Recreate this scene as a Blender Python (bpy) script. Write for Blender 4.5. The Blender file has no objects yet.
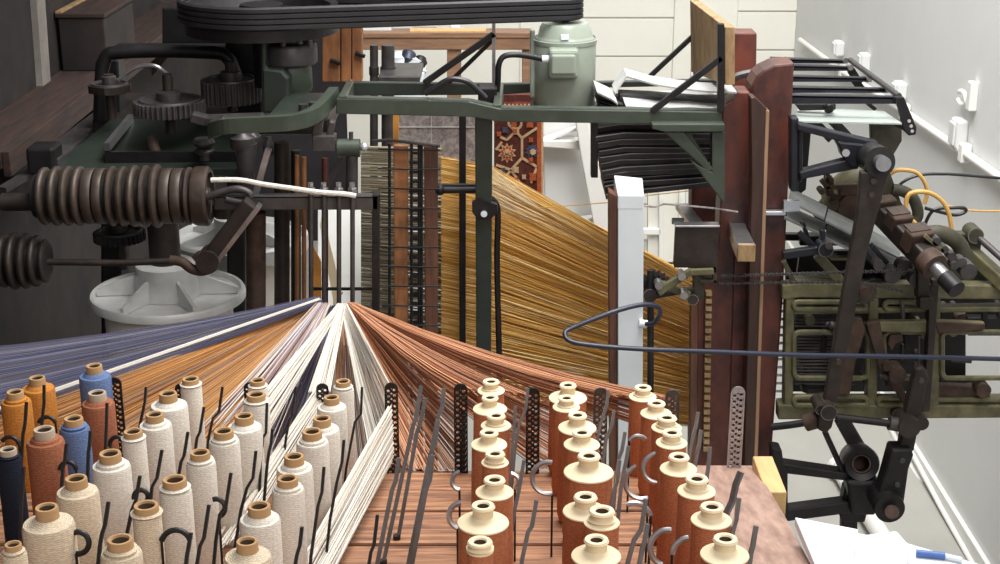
import bpy, bmesh, math, random
from mathutils import Vector, Matrix
random.seed(7)
S = bpy.context.scene
COL = S.collection
PI = math.pi
FPX, CX, CY = 1500.0, 500.0, 282.0
PITCH = math.atan2(507.0, FPX)
CP, SP = math.cos(PITCH), math.sin(PITCH)
CAMZ = 3.6

# ---- the photograph's rays: place things at a real distance ------------------
def ray(px, py):
    u = (px-CX)/FPX; v = -(py-CY)/FPX
    return Vector((u, CP+v*SP, -SP+v*CP))
def W(px, py, Y):                       # point on the upright plane y = Y
    r = ray(px, py); k = Y/r.y
    return Vector((r.x*k, Y, CAMZ+r.z*k))
def D(px, py, d):                       # point at optical distance d
    r = ray(px, py)
    return Vector((r.x*d, r.y*d, CAMZ+r.z*d))
def Z(px, py, z):                       # point on the level plane z
    r = ray(px, py); k = (z-CAMZ)/r.z
    return Vector((r.x*k, r.y*k, z))
def XP(px, py, X):                      # point on a side wall x = X
    r = ray(px, py); k = X/r.x
    return Vector((X, r.y*k, CAMZ+r.z*k))
def pxs(Y, py=282):                     # metres per pixel on plane Y
    return Y/ray(500, py).y/FPX

# ---- materials ---------------------------------------------------------------
def lin(c):
    return tuple(((x/255)/12.92 if x/255 <= .04045 else ((x/255+.055)/1.055)**2.4) for x in c)
MATS = {}
def mat(name, rgb, rough=.6, metal=0.0, var=.22, scale=9.0, stretch=(1,1,1), bump=.0, rgb2=None, spec=.5):
    m = bpy.data.materials.new(name); m.use_nodes = True
    nt = m.node_tree; b = nt.nodes['Principled BSDF']
    b.inputs['Roughness'].default_value = rough; b.inputs['Metallic'].default_value = metal
    b.inputs['Specular IOR Level'].default_value = spec
    c = lin(rgb)
    tc = nt.nodes.new('ShaderNodeTexCoord'); mp = nt.nodes.new('ShaderNodeMapping')
    mp.inputs['Scale'].default_value = stretch
    nz = nt.nodes.new('ShaderNodeTexNoise'); nz.inputs['Scale'].default_value = scale
    nz.inputs['Detail'].default_value = 6; nz.inputs['Roughness'].default_value = .65
    cr = nt.nodes.new('ShaderNodeValToRGB')
    cr.color_ramp.elements[0].position = .36; cr.color_ramp.elements[1].position = .66
    if rgb2: a, z = c, lin(rgb2)
    else: a = tuple(x*(1-var) for x in c); z = tuple(min(1, x*(1+var)) for x in c)
    cr.color_ramp.elements[0].color = (*a, 1); cr.color_ramp.elements[1].color = (*z, 1)
    L = nt.links.new
    L(tc.outputs['Object'], mp.inputs['Vector']); L(mp.outputs['Vector'], nz.inputs['Vector'])
    L(nz.outputs['Fac'], cr.inputs['Fac']); L(cr.outputs['Color'], b.inputs['Base Color'])
    if bump:
        bp = nt.nodes.new('ShaderNodeBump'); bp.inputs['Strength'].default_value = bump
        bp.inputs['Distance'].default_value = .01
        L(nz.outputs['Fac'], bp.inputs['Height']); L(bp.outputs['Normal'], b.inputs['Normal'])
    MATS[name] = m
    return m
def yarn_mat(name, rgb, dark=.72):
    m = bpy.data.materials.new(name); m.use_nodes = True
    nt = m.node_tree; b = nt.nodes['Principled BSDF']; L = nt.links.new
    b.inputs['Roughness'].default_value = .9; b.inputs['Specular IOR Level'].default_value = .15
    uv = nt.nodes.new('ShaderNodeUVMap'); uv.uv_map = 'UVMap'
    hs = []
    for sgn in (1, -1):
        mp = nt.nodes.new('ShaderNodeMapping'); mp.inputs['Scale'].default_value = (3*sgn, 17, 1)
        wv = nt.nodes.new('ShaderNodeTexWave'); wv.wave_type = 'BANDS'; wv.bands_direction = 'DIAGONAL'
        wv.inputs['Scale'].default_value = 2.2; wv.inputs['Distortion'].default_value = 5
        wv.inputs['Detail'].default_value = 3; wv.inputs['Detail Scale'].default_value = 2
        L(uv.outputs['UV'], mp.inputs['Vector']); L(mp.outputs['Vector'], wv.inputs['Vector']); hs.append(wv)
    mx = nt.nodes.new('ShaderNodeMath'); mx.operation = 'MULTIPLY'
    L(hs[0].outputs['Fac'], mx.inputs[0]); L(hs[1].outputs['Fac'], mx.inputs[1])
    cr = nt.nodes.new('ShaderNodeValToRGB'); c = lin(rgb)
    cr.color_ramp.elements[0].color = (*[x*dark for x in c], 1); cr.color_ramp.elements[1].color = (*c, 1)
    cr.color_ramp.elements[1].position = .45
    L(mx.outputs[0], cr.inputs['Fac']); L(cr.outputs['Color'], b.inputs['Base Color'])
    bp = nt.nodes.new('ShaderNodeBump'); bp.inputs['Strength'].default_value = .35; bp.inputs['Distance'].default_value = .003
    L(mx.outputs[0], bp.inputs['Height']); L(bp.outputs['Normal'], b.inputs['Normal'])
    MATS[name] = m
    return m
def strand_mat(name, cols, rough=.8, scale=30):
    # every thread takes its own dyed colour (per-island random)
    m = bpy.data.materials.new(name); m.use_nodes = True
    nt = m.node_tree; b = nt.nodes['Principled BSDF']; L = nt.links.new
    b.inputs['Roughness'].default_value = rough; b.inputs['Specular IOR Level'].default_value = .3
    g = nt.nodes.new('ShaderNodeNewGeometry'); cr = nt.nodes.new('ShaderNodeValToRGB')
    cr.color_ramp.interpolation = 'CONSTANT'
    el = cr.color_ramp.elements
    while len(el) < len(cols): el.new(.5)
    for i, c in enumerate(cols):
        el[i].position = i/len(cols); el[i].color = (*lin(c), 1)
    L(g.outputs['Random Per Island'], cr.inputs['Fac']); L(cr.outputs['Color'], b.inputs['Base Color'])
    MATS[name] = m
    return m

mat('black_iron', (33,31,32), .45, .35, .35, 14, bump=.15)
mat('brown_iron', (52,44,40), .5, .35, .35, 14, bump=.2)
mat('rust_iron', (70,52,43), .7, .2, .4, 18, bump=.25)
mat('drum_iron', (74,63,56), .48, .35, .3, 16, bump=.15)
mat('grey_iron', (74,70,70), .45, .4, .3, 12, bump=.1)
mat('blue_black', (36,36,44), .4, .3, .25, 10)
mat('steel', (168,166,168), .3, .85, .18, 16)
mat('bright_steel', (205,208,214), .25, .7, .1, 16)
mat('green_paint', (58,66,56), .42, .0, .22, 9, bump=.05)
mat('dark_green_paint', (38,45,39), .45, .0, .25, 9, bump=.05)
mat('motor_green', (142,150,138), .32, .0, .08, 7)
mat('olive_paint', (76,73,52), .5, .05, .4, 14, bump=.15, rgb2=(114,108,78))
mat('olive_dark', (64,61,47), .6, .1, .35, 12, bump=.1)
mat('maroon', (44,28,28), .4, .0, .4, 6, rgb2=(112,58,46), bump=.06, stretch=(1,1,.6))
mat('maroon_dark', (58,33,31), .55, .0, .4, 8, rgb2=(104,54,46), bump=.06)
mat('wood_board', (74,48,38), .55, 0, .3, 5, stretch=(6,6,.6), rgb2=(116,76,56))
mat('board_dark', (42,27,23), .5, 0, .3, 5, stretch=(6,6,.6), rgb2=(72,45,35))
mat('rod_steel', (108,104,104), .4, .5, .2, 16)
mat('wood_edge', (150,118,92), .65, 0, .3, 5, stretch=(6,6,.6))
mat('wood_orange', (126,82,52), .5, 0, .3, 6, stretch=(4,4,1.2), rgb2=(174,116,74))
mat('wood_table', (116,84,64), .6, 0, .3, 5, stretch=(.7,5,5), rgb2=(150,114,86))
mat('wood_light', (206,166,112), .5, 0, .15, 5, stretch=(5,1,5))
mat('wood_tan', (126,100,68), .65, 0, .3, 8, stretch=(3,3,1), rgb2=(172,142,102), bump=.1)
mat('plank', (112,76,60), .55, 0, .35, 5, stretch=(1.0,10,10), rgb2=(196,142,104), bump=.15)
mat('side_board', (140,110,98), .5, 0, .2, 4, stretch=(9,1.0,9), rgb2=(182,150,134), bump=.04)
mat('plank_dark', (34,25,24), .85, 0, .3, 6, stretch=(5,.6,5), rgb2=(66,43,35))
mat('white_paint', (232,232,228), .6, 0, .03, 4)
mat('cool_white', (214,220,224), .5, 0, .03, 6)
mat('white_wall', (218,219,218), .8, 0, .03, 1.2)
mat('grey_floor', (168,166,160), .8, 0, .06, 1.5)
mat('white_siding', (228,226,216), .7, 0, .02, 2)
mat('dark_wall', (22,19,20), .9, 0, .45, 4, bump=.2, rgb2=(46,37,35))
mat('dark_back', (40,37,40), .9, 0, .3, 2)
mat('grey_strip', (132,126,120), .7, 0, .2, 6)
mat('barrel_grey', (212,212,210), .4, .1, .12, 8)
mat('barrel_body', (232,226,218), .6, 0, .12, 5)
mat('card_grey', (132,134,132), .6, 0, .2, 14)
mat('paper_card', (172,172,170), .8, 0, .12, 14, bump=.1)
mat('black_card', (50,47,50), .6, 0, .25, 20)
mat('card_edge', (150,146,144), .8, 0, .15, 20)
mat('cable_blue', (40,44,62), .35, .0, .1, 8)
mat('cable_black', (30,30,34), .4, 0, .1, 8)
mat('cable_yellow', (204,160,88), .5, 0, .12, 8)
mat('carpet_red', (138,62,46), .95, 0, .35, 60, bump=.3)
mat('carpet_brown', (92,46,40), .95, 0, .3, 60, bump=.3)
mat('carpet_cream', (206,178,142), .95, 0, .15, 60, bump=.3)
mat('carpet_blue', (74,78,104), .95, 0, .2, 60, bump=.3)
mat('carpet_orange', (176,92,54), .95, 0, .2, 60, bump=.3)
mat('grey_carpet', (120,112,112), .95, 0, .3, 45, rgb2=(184,174,170), bump=.4)
mat('card_tube', (178,142,100), .8, 0, .14, 16)
mat('card_tube_grey', (176,160,140), .8, 0, .14, 16)
mat('hole_dark', (82,64,48), .9, 0, .2, 16)
mat('flange_cream', (232,214,178), .5, 0, .07, 9)
mat('rope_white', (220,216,206), .9, 0, .12, 60, bump=.4)
mat('belt_black', (34,33,36), .5, 0, .2, 10)
mat('paper_white', (222,227,234), .7, 0, .02, 6)
mat('pen_blue', (70,104,170), .4, 0, .1, 8)
mat('orange_stain', (196,134,60), .8, 0, .2, 8)
yarn_mat('yarn_white', (240,232,220), .72)
yarn_mat('yarn_cream', (230,212,186), .68)
yarn_mat('yarn_rust', (198,126,90), .66)
yarn_mat('yarn_brick', (176,112,84), .6)
yarn_mat('yarn_orange', (212,140,66), .62)
yarn_mat('yarn_blue', (112,134,178), .62)
yarn_mat('yarn_navy', (38,42,56), .6)
strand_mat('thread_blue', [(92,98,128),(72,76,104),(120,122,142),(84,84,112),(140,136,146),(100,92,98)])
strand_mat('thread_orange', [(186,128,66),(164,108,60),(198,146,88),(176,150,126),(140,92,64),(206,156,100),(150,120,104)])
strand_mat('thread_orange_deep', [(196,124,44),(180,112,44),(206,142,62),(168,104,48)])
strand_mat('thread_rust', [(196,140,106),(176,120,90),(212,160,124),(160,104,78),(204,150,112),(120,80,64)])
strand_mat('thread_white', [(222,216,206),(204,197,186),(232,228,220),(176,166,154),(214,206,194)])
strand_mat('thread_mixed', [(206,200,198),(160,140,140),(186,150,126),(140,130,150),(214,208,200)])
strand_mat('thread_gold', [(224,174,92),(206,156,74),(234,190,116),(186,134,58),(238,206,146),(214,162,76)])
strand_mat('thread_olive', [(132,122,100),(116,106,88),(150,140,118),(100,92,78)])

def glass_mat(name, rgb):
    m = mat(name, rgb, .35, 0, .05, 6)
    m.node_tree.nodes['Principled BSDF'].inputs['Transmission Weight'].default_value = .45
glass_mat('clear_sheet', (206,216,210))

# ---- mesh building -------------------------------------------------------------
def basis(d):
    d = d.normalized(); a = Vector((0,0,1)) if abs(d.z) < .9 else Vector((1,0,0))
    x = a.cross(d).normalized(); return x, d.cross(x).normalized(), d
class MB:
    def __init__(s): s.v = []; s.f = []; s.mi = []; s.m = 0; s.uv = {}; s.sm = []; s.pieces = []
    def add(s, verts, faces, smooth=False, uvs=None):
        o = len(s.v); s.v += [Vector(p) for p in verts]
        for k, f in enumerate(faces):
            if uvs: s.uv[len(s.f)] = uvs[k]
            s.f.append([i+o for i in f]); s.mi.append(s.m); s.sm.append(smooth)
        s.pieces.append((o, len(s.v), len(s.f)-len(faces), len(s.f)))
        return s
    def prism(s, front, off):           # polygon of 3D points swept by off
        n = len(front); b = [p+off for p in front]
        fs = [list(range(n)), list(range(2*n-1, n-1, -1))]
        fs += [[i, n+i, n+(i+1) % n, (i+1) % n] for i in range(n)]
        return s.add(list(front)+b, fs)
    def plate(s, pts, Y, t):            # outline on the upright plane Y, thickness t going back
        return s.prism([W(x, y, Y) for x, y in pts], Vector((0, t, 0)))
    def rect(s, x0, y0, x1, y1, Y, t): return s.plate([(x0,y0),(x1,y0),(x1,y1),(x0,y1)], Y, t)
    def line(s, a, b, w, Y, t, w2=None):       # thick straight bar on plane Y, w in px
        dx, dy = b[0]-a[0], b[1]-a[1]; l = math.hypot(dx, dy); nx, ny = -dy/l/2, dx/l/2; w2 = w2 or w
        return s.plate([(a[0]+nx*w,a[1]+ny*w),(b[0]+nx*w2,b[1]+ny*w2),(b[0]-nx*w2,b[1]-ny*w2),(a[0]-nx*w,a[1]-ny*w)], Y, t)
    def box(s, c, sz):
        x, y, z = sz[0]/2, sz[1]/2, sz[2]/2; c = Vector(c)
        return s.prism([c+Vector((-x,-y,z)), c+Vector((x,-y,z)), c+Vector((x,-y,-z)), c+Vector((-x,-y,-z))], Vector((0,2*y,0)))
    def bar(s, p, q, w, h):             # rectangular bar between two 3D points
        x, y, d = basis(q-p); x *= w/2; y *= h/2
        return s.prism([p+x+y, p-x+y, p-x-y, p+x-y], q-p)
    def tube(s, pts, r, n=8, closed=False, caps=True, flat=1.0):
        pts = [Vector(p) for p in pts]; N = len(pts); vs = []; fs = []
        rr = r if isinstance(r, (list, tuple)) else [r]*N
        px = None
        for i, p in enumerate(pts):
            if closed: t = pts[(i+1) % N]-pts[i-1]
            else: t = pts[min(i+1, N-1)]-pts[max(i-1, 0)]
            t = t.normalized() if t.length > 1e-9 else Vector((0,0,1))
            if px is None: px, _, _ = basis(t)
            px = px-t*px.dot(t); px.normalize(); py = t.cross(px)
            for k in range(n):
                a = 2*PI*k/n+PI/n
                vs.append(p+px*math.cos(a)*rr[i]+py*math.sin(a)*rr[i]*flat)
        M = N if closed else N-1
        for i in range(M):
            for k in range(n):
                a, b = i*n+k, i*n+(k+1) % n; c, d = ((i+1) % N)*n+(k+1) % n, ((i+1) % N)*n+k
                fs.append([a, b, c, d])
        if caps and not closed: fs.append(list(range(n-1, -1, -1))); fs.append([(N-1)*n+k for k in range(n)])
        return s.add(vs, fs, n > 4)
    def band(s, pts, h, t):             # upright strip along a level path
        N = len(pts); vs = []; fs = []
        for i in range(N):
            d = pts[min(i+1, N-1)]-pts[max(i-1, 0)]; n = Vector((d.y, -d.x, 0)).normalized()*t/2
            vs += [pts[i]+n+UP*h/2, pts[i]-n+UP*h/2, pts[i]-n-UP*h/2, pts[i]+n-UP*h/2]
        for i in range(N-1):
            for k in range(4): fs.append([i*4+k, i*4+(k+1) % 4, i*4+4+(k+1) % 4, i*4+4+k])
        fs += [[0,1,2,3], [N*4-4+k for k in (3,2,1,0)]]
        return s.add(vs, fs)
    def lathe(s, prof, org, axis=(0,0,1), n=32):     # prof = [(r, h)] along axis from org
        x, y, d = basis(Vector(axis)); org = Vector(org); vs = []; fs = []; uvs = []
        for r, h in prof:
            for k in range(n):
                a = 2*PI*k/n
                vs.append(org+d*h+(x*math.cos(a)+y*math.sin(a))*max(r, 1e-4))
        L = [0]
        for i in range(1, len(prof)): L.append(L[-1]+math.hypot(prof[i][0]-prof[i-1][0], prof[i][1]-prof[i-1][1]))
        for i in range(len(prof)-1):
            for k in range(n):
                k2 = (k+1) % n
                fs.append([i*n+k, i*n+k2, (i+1)*n+k2, (i+1)*n+k])
                u0, u1 = k/n, (k+1)/n
                uvs.append([(u0,L[i]*4),(u1,L[i]*4),(u1,L[i+1]*4),(u0,L[i+1]*4)])
        s.add(vs, fs, True, uvs)
        return s
    def cyl(s, p, q, r, n=20, r2=None):
        d = q-p; r2 = r if r2 is None else r2
        return s.lathe([(0,0),(r,0),(r,0),(r2,d.length),(r2,d.length),(0,d.length)], p, d, n)
    def ball(s, c, r, n=14):
        return s.lathe([(r*math.sin(PI*i/8), -r*math.cos(PI*i/8)) for i in range(9)], c, (0,0,1), n)
    def gear(s, org, axis, r, h, teeth, depth, bore=None):
        x, y, d = basis(Vector(axis)); org = Vector(org); pts = []
        for k in range(teeth*4):
            a = 2*PI*k/(teeth*4); q = r if k % 4 in (0, 1) else r-depth
            pts.append(org+(x*math.cos(a)+y*math.sin(a))*q)
        return s.prism(pts, d*h)
    def strands(s, pairs, r, n=3, seg=1, sag=0.0):
        for p, q in pairs:
            pts = []
            for i in range(seg+1):
                t = i/seg; c = p.lerp(q, t); c = c-Vector((0,0,sag*4*t*(1-t))); pts.append(c)
            s.tube(pts, r, n, caps=False)
        return s

ROOTS = []
def _mesh(name, mb, mats, bevel):
    me = bpy.data.meshes.new(name)
    me.from_pydata([tuple(v) for v in mb.v], [], mb.f)
    for m in (mats if isinstance(mats, (list, tuple)) else [mats]): me.materials.append(MATS[m])
    for p, mi, sm in zip(me.polygons, mb.mi, mb.sm): p.material_index = mi; p.use_smooth = sm
    if mb.uv:
        uv = me.uv_layers.new(name='UVMap')
        for fi, c in mb.uv.items():
            for k, li in enumerate(me.polygons[fi].loop_indices): uv.data[li].uv = c[k]
    bm = bmesh.new(); bm.from_mesh(me); bmesh.ops.recalc_face_normals(bm, faces=bm.faces)
    for e in bm.edges:
        if len(e.link_faces) == 2 and e.calc_face_angle(0) > .7: e.smooth = False
    bm.to_mesh(me); bm.free()
    return me
def obj(name, mb, mats, parent=None, bevel=0.0, label=None):
    o = bpy.data.objects.new(name, _mesh(name, mb, mats, bevel)); COL.objects.link(o)
    if parent is not None: o.parent = parent
    else: ROOTS.append(o)
    if bevel:
        m = o.modifiers.new('Bevel', 'BEVEL'); m.width = bevel; m.segments = 2; m.limit_method = 'ANGLE'; m.angle_limit = .8
    if label: o['label'] = label
    return o
def objs(name, mb, mats, parent=None, bevel=0.0, label=None):   # one object per separate piece
    out = []
    for v0, v1, f0, f1 in mb.pieces:
        p = MB(); p.v = mb.v[v0:v1]; p.f = [[i-v0 for i in f] for f in mb.f[f0:f1]]; p.mi = mb.mi[f0:f1]; p.sm = mb.sm[f0:f1]
        out.append(obj(name, p, mats, parent, bevel, label))
    return out
def tag(o, label, cat, group=None, kind=None):
    o['label'] = label; o['category'] = cat
    if group: o['group'] = group
    if kind: o['kind'] = kind
    return o
def thing(name, label, cat, group=None):
    o = bpy.data.objects.new(name, None); COL.objects.link(o); o.empty_display_size = .05
    ROOTS.append(o)
    return tag(o, label, cat, group)
def solo(name, mb, mats, label, cat, group=None, kind=None, bevel=0.0):
    return tag(obj(name, mb, mats, None, bevel), label, cat, group, kind)
def struct(name, mb, mats, bevel=0.0):
    o = obj(name, mb, mats, None, bevel); o['kind'] = 'structure'; return o
def descend(o):
    out = []
    for c in o.children: out += [c]+descend(c)
    return out
def finish():
    for o in ROOTS:
        if o.get('kind') == 'structure': continue
        ms = [c for c in [o]+descend(o) if c.type == 'MESH']
        pts = [v.co for m in ms for v in m.data.vertices]
        if not pts: continue
        lo = [min(p[i] for p in pts) for i in range(3)]; hi = [max(p[i] for p in pts) for i in range(3)]
        b = Vector(((lo[0]+hi[0])/2, (lo[1]+hi[1])/2, lo[2]))
        for m in ms: m.data.transform(Matrix.Translation(-b))
        o.location = b
def arc(c, r, a0, a1, ux, uy, n=14):
    return [c+ux*math.cos(a0+(a1-a0)*i/n)*r+uy*math.sin(a0+(a1-a0)*i/n)*r for i in range(n+1)]
def spline(pts, per=8):                 # Catmull-Rom through 3D points
    P = [pts[0]]+list(pts)+[pts[-1]]; out = []
    for i in range(1, len(P)-2):
        for k in range(per):
            t = k/per; a, b, c, d = P[i-1], P[i], P[i+1], P[i+2]
            out.append(.5*((2*b)+(c-a)*t+(2*a-5*b+4*c-d)*t*t+(3*b-a-3*c+d)*t**3))
    return out+[pts[-1]]
UP, BACK, RIGHT = Vector((0,0,1)), Vector((0,1,0)), Vector((1,0,0))
def floor_py(Y):                        # pixel row where the plane Y meets the floor
    a = math.atan2(CAMZ, Y)-PITCH
    return CY+FPX*math.tan(a)
# ================= the creel: deck, bobbins, rods, yarn =========================
K1, K2 = 1045.0, 1460.0
def deck_pt(px, d): return D(px, 122+K2/d, d)
_a, _b = deck_pt(500, 2.0), deck_pt(500, 4.2)
DM = (_b.z-_a.z)/(_b.y-_a.y)
def deckz(Y): return _a.z+DM*(Y-_a.y)
def top_d(py): return K1/(py-122)
ORD = ['front', 'second', 'third', 'fourth', 'fifth', 'sixth', 'seventh', 'back']
RANK = [540, 505, 479, 453, 430.5, 415, 394.5, 379.5]

# deck of planks (each plank lies across), with bearers and legs beneath
deck = thing('creel_deck', 'reddish brown plank deck that the yarn bobbins stand on, sloping away from the viewer', 'deck')
ds = [1.9, 2.2, 2.5, 2.8, 3.12, 3.46, 3.76, 4.2]
xl, xr = -1.62, .665
for i in range(7):
    p, q = deck_pt(500, ds[i]+.012), deck_pt(500, ds[i+1]-.012)
    m = MB(); th = Vector((0,0,-.045))
    m.prism([Vector((xl,p.y,p.z)), Vector((xr,p.y,p.z)), Vector((xr,q.y,q.z)), Vector((xl,q.y,q.z))], th)
    obj('plank', m, 'plank', deck, .006)
m = MB()
for x in (-1.5, -.4, .5):
    p, q = deck_pt(500, 1.95), deck_pt(500, 4.15)
    m.prism([Vector((x,p.y,p.z-.06)), Vector((x+.08,p.y,p.z-.06)), Vector((x+.08,q.y,q.z-.06)), Vector((x,q.y,q.z-.06))], Vector((0,0,-.09)))
obj('bearer', m, 'plank_dark', deck)
for x in (-1.46, .54):
    for d in (2.05, 4.05):
        p = deck_pt(500, d); m = MB(); h = p.z-.1
        m.box((x, p.y, h/2), (.07, .07, h)); obj('leg', m, 'plank_dark', deck)

# smooth side board along the right edge, laid on the planks
m = MB()
o = [(690,471,0),(752,471,0),(760,480,0),(772,500,0),(788,528,0),(806,562,0),(826,600,0),(700,640,0)]
def on_deck(px, py, lift=.0):
    d = K2/(py-122); p = D(px, py, d); return Vector((p.x, p.y, p.z+lift))
m.prism([on_deck(a, b, .018) for a, b, _ in o], Vector((0,0,-.0185)))
solo('side_board', m, 'side_board', 'wide pinkish brown smooth board with a rounded right edge, right of the rust bobbins', 'board', bevel=.004)
# pale timber block behind it
d0 = 3.92
q0, q1 = D(766,492,d0), D(787,491,d0)
m = MB(); m.box(((q0.x+q1.x)/2, q0.y+.11, q0.z/2), (q1.x-q0.x, .22, q0.z))
solo('timber_block', m, 'wood_light', 'pale yellow squared timber post beside the right corner of the plank deck', 'timber', bevel=.004)

SPOTS = []
ALIAS = {('yarn_orange',15):'leftmost orange bobbin', ('yarn_orange',37):'rear orange bobbin', ('yarn_blue',94):'rear blue bobbin', ('yarn_brick',97):'brick red bobbin between two blue ones', ('yarn_blue',73):'front blue bobbin', ('yarn_brick',44):'larger brick red bobbin', ('yarn_navy',8):'dark navy bobbin'}
def bobbin(px, py, w, tube, kind, ymat, label, group, rank_py=None, slim=None):
    d = top_d(rank_py or py); T = D(px, py, d); R = w/2/FPX*d*.97; tr = tube/2/FPX*d
    bz = deckz(T.y)+R*abs(DM)*.6; H = T.z-bz
    r = thing('yarn_bobbin', label, 'bobbin', group)
    org = Vector((T.x, T.y, bz))
    if kind == 'card':
        nh = min(R*.44, .024)+.004
        s = H-nh; j = random.uniform(-.04, .04)
        pr = [(tr*1.02, s+.004), (tr*1.3, s+.001), (R*(.76+j), s-.003-R*.05), (R*.93, s-R*.15), (R*.99, s-R*.32), (R*1.0, s*.55), (R*1.03, .02), (R*.9, 0), (0, 0)]
        obj('yarn', MB().lathe(pr, org, n=36), ymat, r)
        m = MB(); m.lathe([(tr*1.0, s-.02), (tr*1.0, H-.004), (tr*.95, H), (tr*.72, H), (tr*.66, H-.004)], org, n=28)
        m.m = 1; m.lathe([(tr*.66, H-.004), (tr*.64, H-.05), (0, H-.05)], org, n=28)
        obj('card_tube', m, ['card_tube_grey' if ymat in ('yarn_brick','yarn_navy') else 'card_tube', 'hole_dark'], r)
    else:
        nh = R*.56; s = H-nh
        pr = [(tr, s-.01), (R*.95, s-R*.24), (R*.97, s-R*.5), (R*1.0, s*.6), (R*1.03, .02), (R*.92, 0), (0, 0)]
        obj('yarn', MB().lathe(pr, org, n=36), ymat, r)
        m = MB(); m.lathe([(R*.98, s-R*.27), (R*1.02, s-R*.23), (R*1.0, s-R*.18), (R*.7, s-R*.06), (tr*1.12, s+R*.02), (tr*.88, s+R*.1), (tr*.86, H-R*.2), (tr*1.0, H-R*.1), (tr*1.02, H-.004), (tr*.92, H), (tr*.6, H), (tr*.5, H-.003)], org, n=36)
        m.m = 1; m.lathe([(tr*.5, H-.003), (tr*.45, H-.03), (0, H-.03)], org, n=24)
        obj('flange', m, ['flange_cream', 'hole_dark'], r, label='cream flanged top')
    m = MB(); m.cyl(org+Vector((0,0,-R*abs(DM)-.02)), org+Vector((0,0,.01)), min(.008, R*.3), 10)
    obj('peg', m, 'black_iron', r)
    SPOTS.append((px, py, w, label)); return r

white_rows = [
 ('left', [(13,544,26,17,'c'),(46.5,507,54,23,'c'),(76,478,44,22,'c'),(110,453,40,22,'w'),(133,431,25,19,'w'),(154.5,414,34,18,'w'),(168,393,39,18,'w'),(190.5,378.5,22,17,'w')]),
 ('middle', [(120,539,43,26,'c'),(146,505,30,25,'c'),(174.5,479,34,24,'w'),(200,452,31,20,'w'),(223.5,430.5,32,20,'w'),(244,415.5,37,19,'w'),(256,394,27,19,'w'),(257.5,380,21,15,'w')]),
 ('right', [(247,541,50,22,'c'),(259,505.5,43,23,'w'),(287.5,478,34,21,'w'),(294,456,38,20,'w'),(312,431,34,20,'w'),(322,418,36,18,'w'),(331.5,397,31,16,'w'),(343,381,22,15,'w')])]
for rn, row in white_rows:
    for i, (px, py, w, t, c) in enumerate(row):
        size = 'stout' if w*top_d(RANK[i]) > 108 else 'slim' if w*top_d(RANK[i]) < 92 else 'medium'
        bobbin(px, py, w, t, 'card', 'yarn_white' if c == 'w' else 'yarn_cream',
               '%s %s bobbin on a brown card tube, %s one of the %s white row' % (size, 'white' if c == 'w' else 'cream', ORD[i], rn),
               'white yarn bobbins', RANK[i])
rust_rows = [
 ('left', [(480,541,28,25),(483,505,53,24),(494.5,479,39,22),(495,453,28,20),(489,432,37,19),(496,415,31,19),(490,397,35,17),(491,381,28,17)]),
 ('middle', [(596.5,539,51,25),(602,510,37,26),(585.5,496,46,24),(589,455,51,23),(582,432,37,20),(577.5,414.5,39,19),(566.5,397.5,28,17),(568,384.5,39,17)]),
 ('right', [(725.5,538,50,25),(712,506,42,24),(697,478,39,23),(679,456,38,21),(672,432,32,20),(667,417,31,20),(656.5,402.5,32,18),(643,387,28,17)])]
for rn, row in rust_rows:
    for i, (px, py, w, t) in enumerate(row):
        rp = RANK[i] if (rn, i) not in (('middle', 1),('middle', 2)) else (512 if i == 1 else 494)
        size = 'stout' if w*top_d(rp) > 112 else 'slim' if w*top_d(rp) < 100 else 'medium'
        bobbin(px, py, w, t, 'flange', 'yarn_rust', '%s rust bobbin with a cream flanged top, %s one of the %s rust row' % (size, ORD[i], rn), 'rust yarn bobbins', rp)
for px, py, w, t, ym, lab in [
 (15,391.5,31,17,'yarn_orange','orange bobbin nearest the left edge of the photo'),
 (37,377.5,34,16,'yarn_orange','orange bobbin behind and right of the other orange one'),
 (94,365.5,33,16,'yarn_blue','rear blue bobbin on a card tube, standing behind a brick red one'),
 (97,392.5,34,18,'yarn_brick','brick red bobbin standing between the two blue ones'),
 (73.5,418,31,19,'yarn_blue','front blue bobbin, right of the larger brick red one'),
 (44,429,39,21,'yarn_brick','larger brick red bobbin in front of the orange ones'),
 (8,449,26,17,'yarn_navy','dark navy bobbin on a grey tube at the left edge of the photo')]:
    bobbin(px, py, w, t, 'card', ym, lab, 'coloured yarn bobbins', max(py, 380))
    SPOTS[-1] = SPOTS[-1][:3]+(ALIAS[ym, int(px)],)

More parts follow.
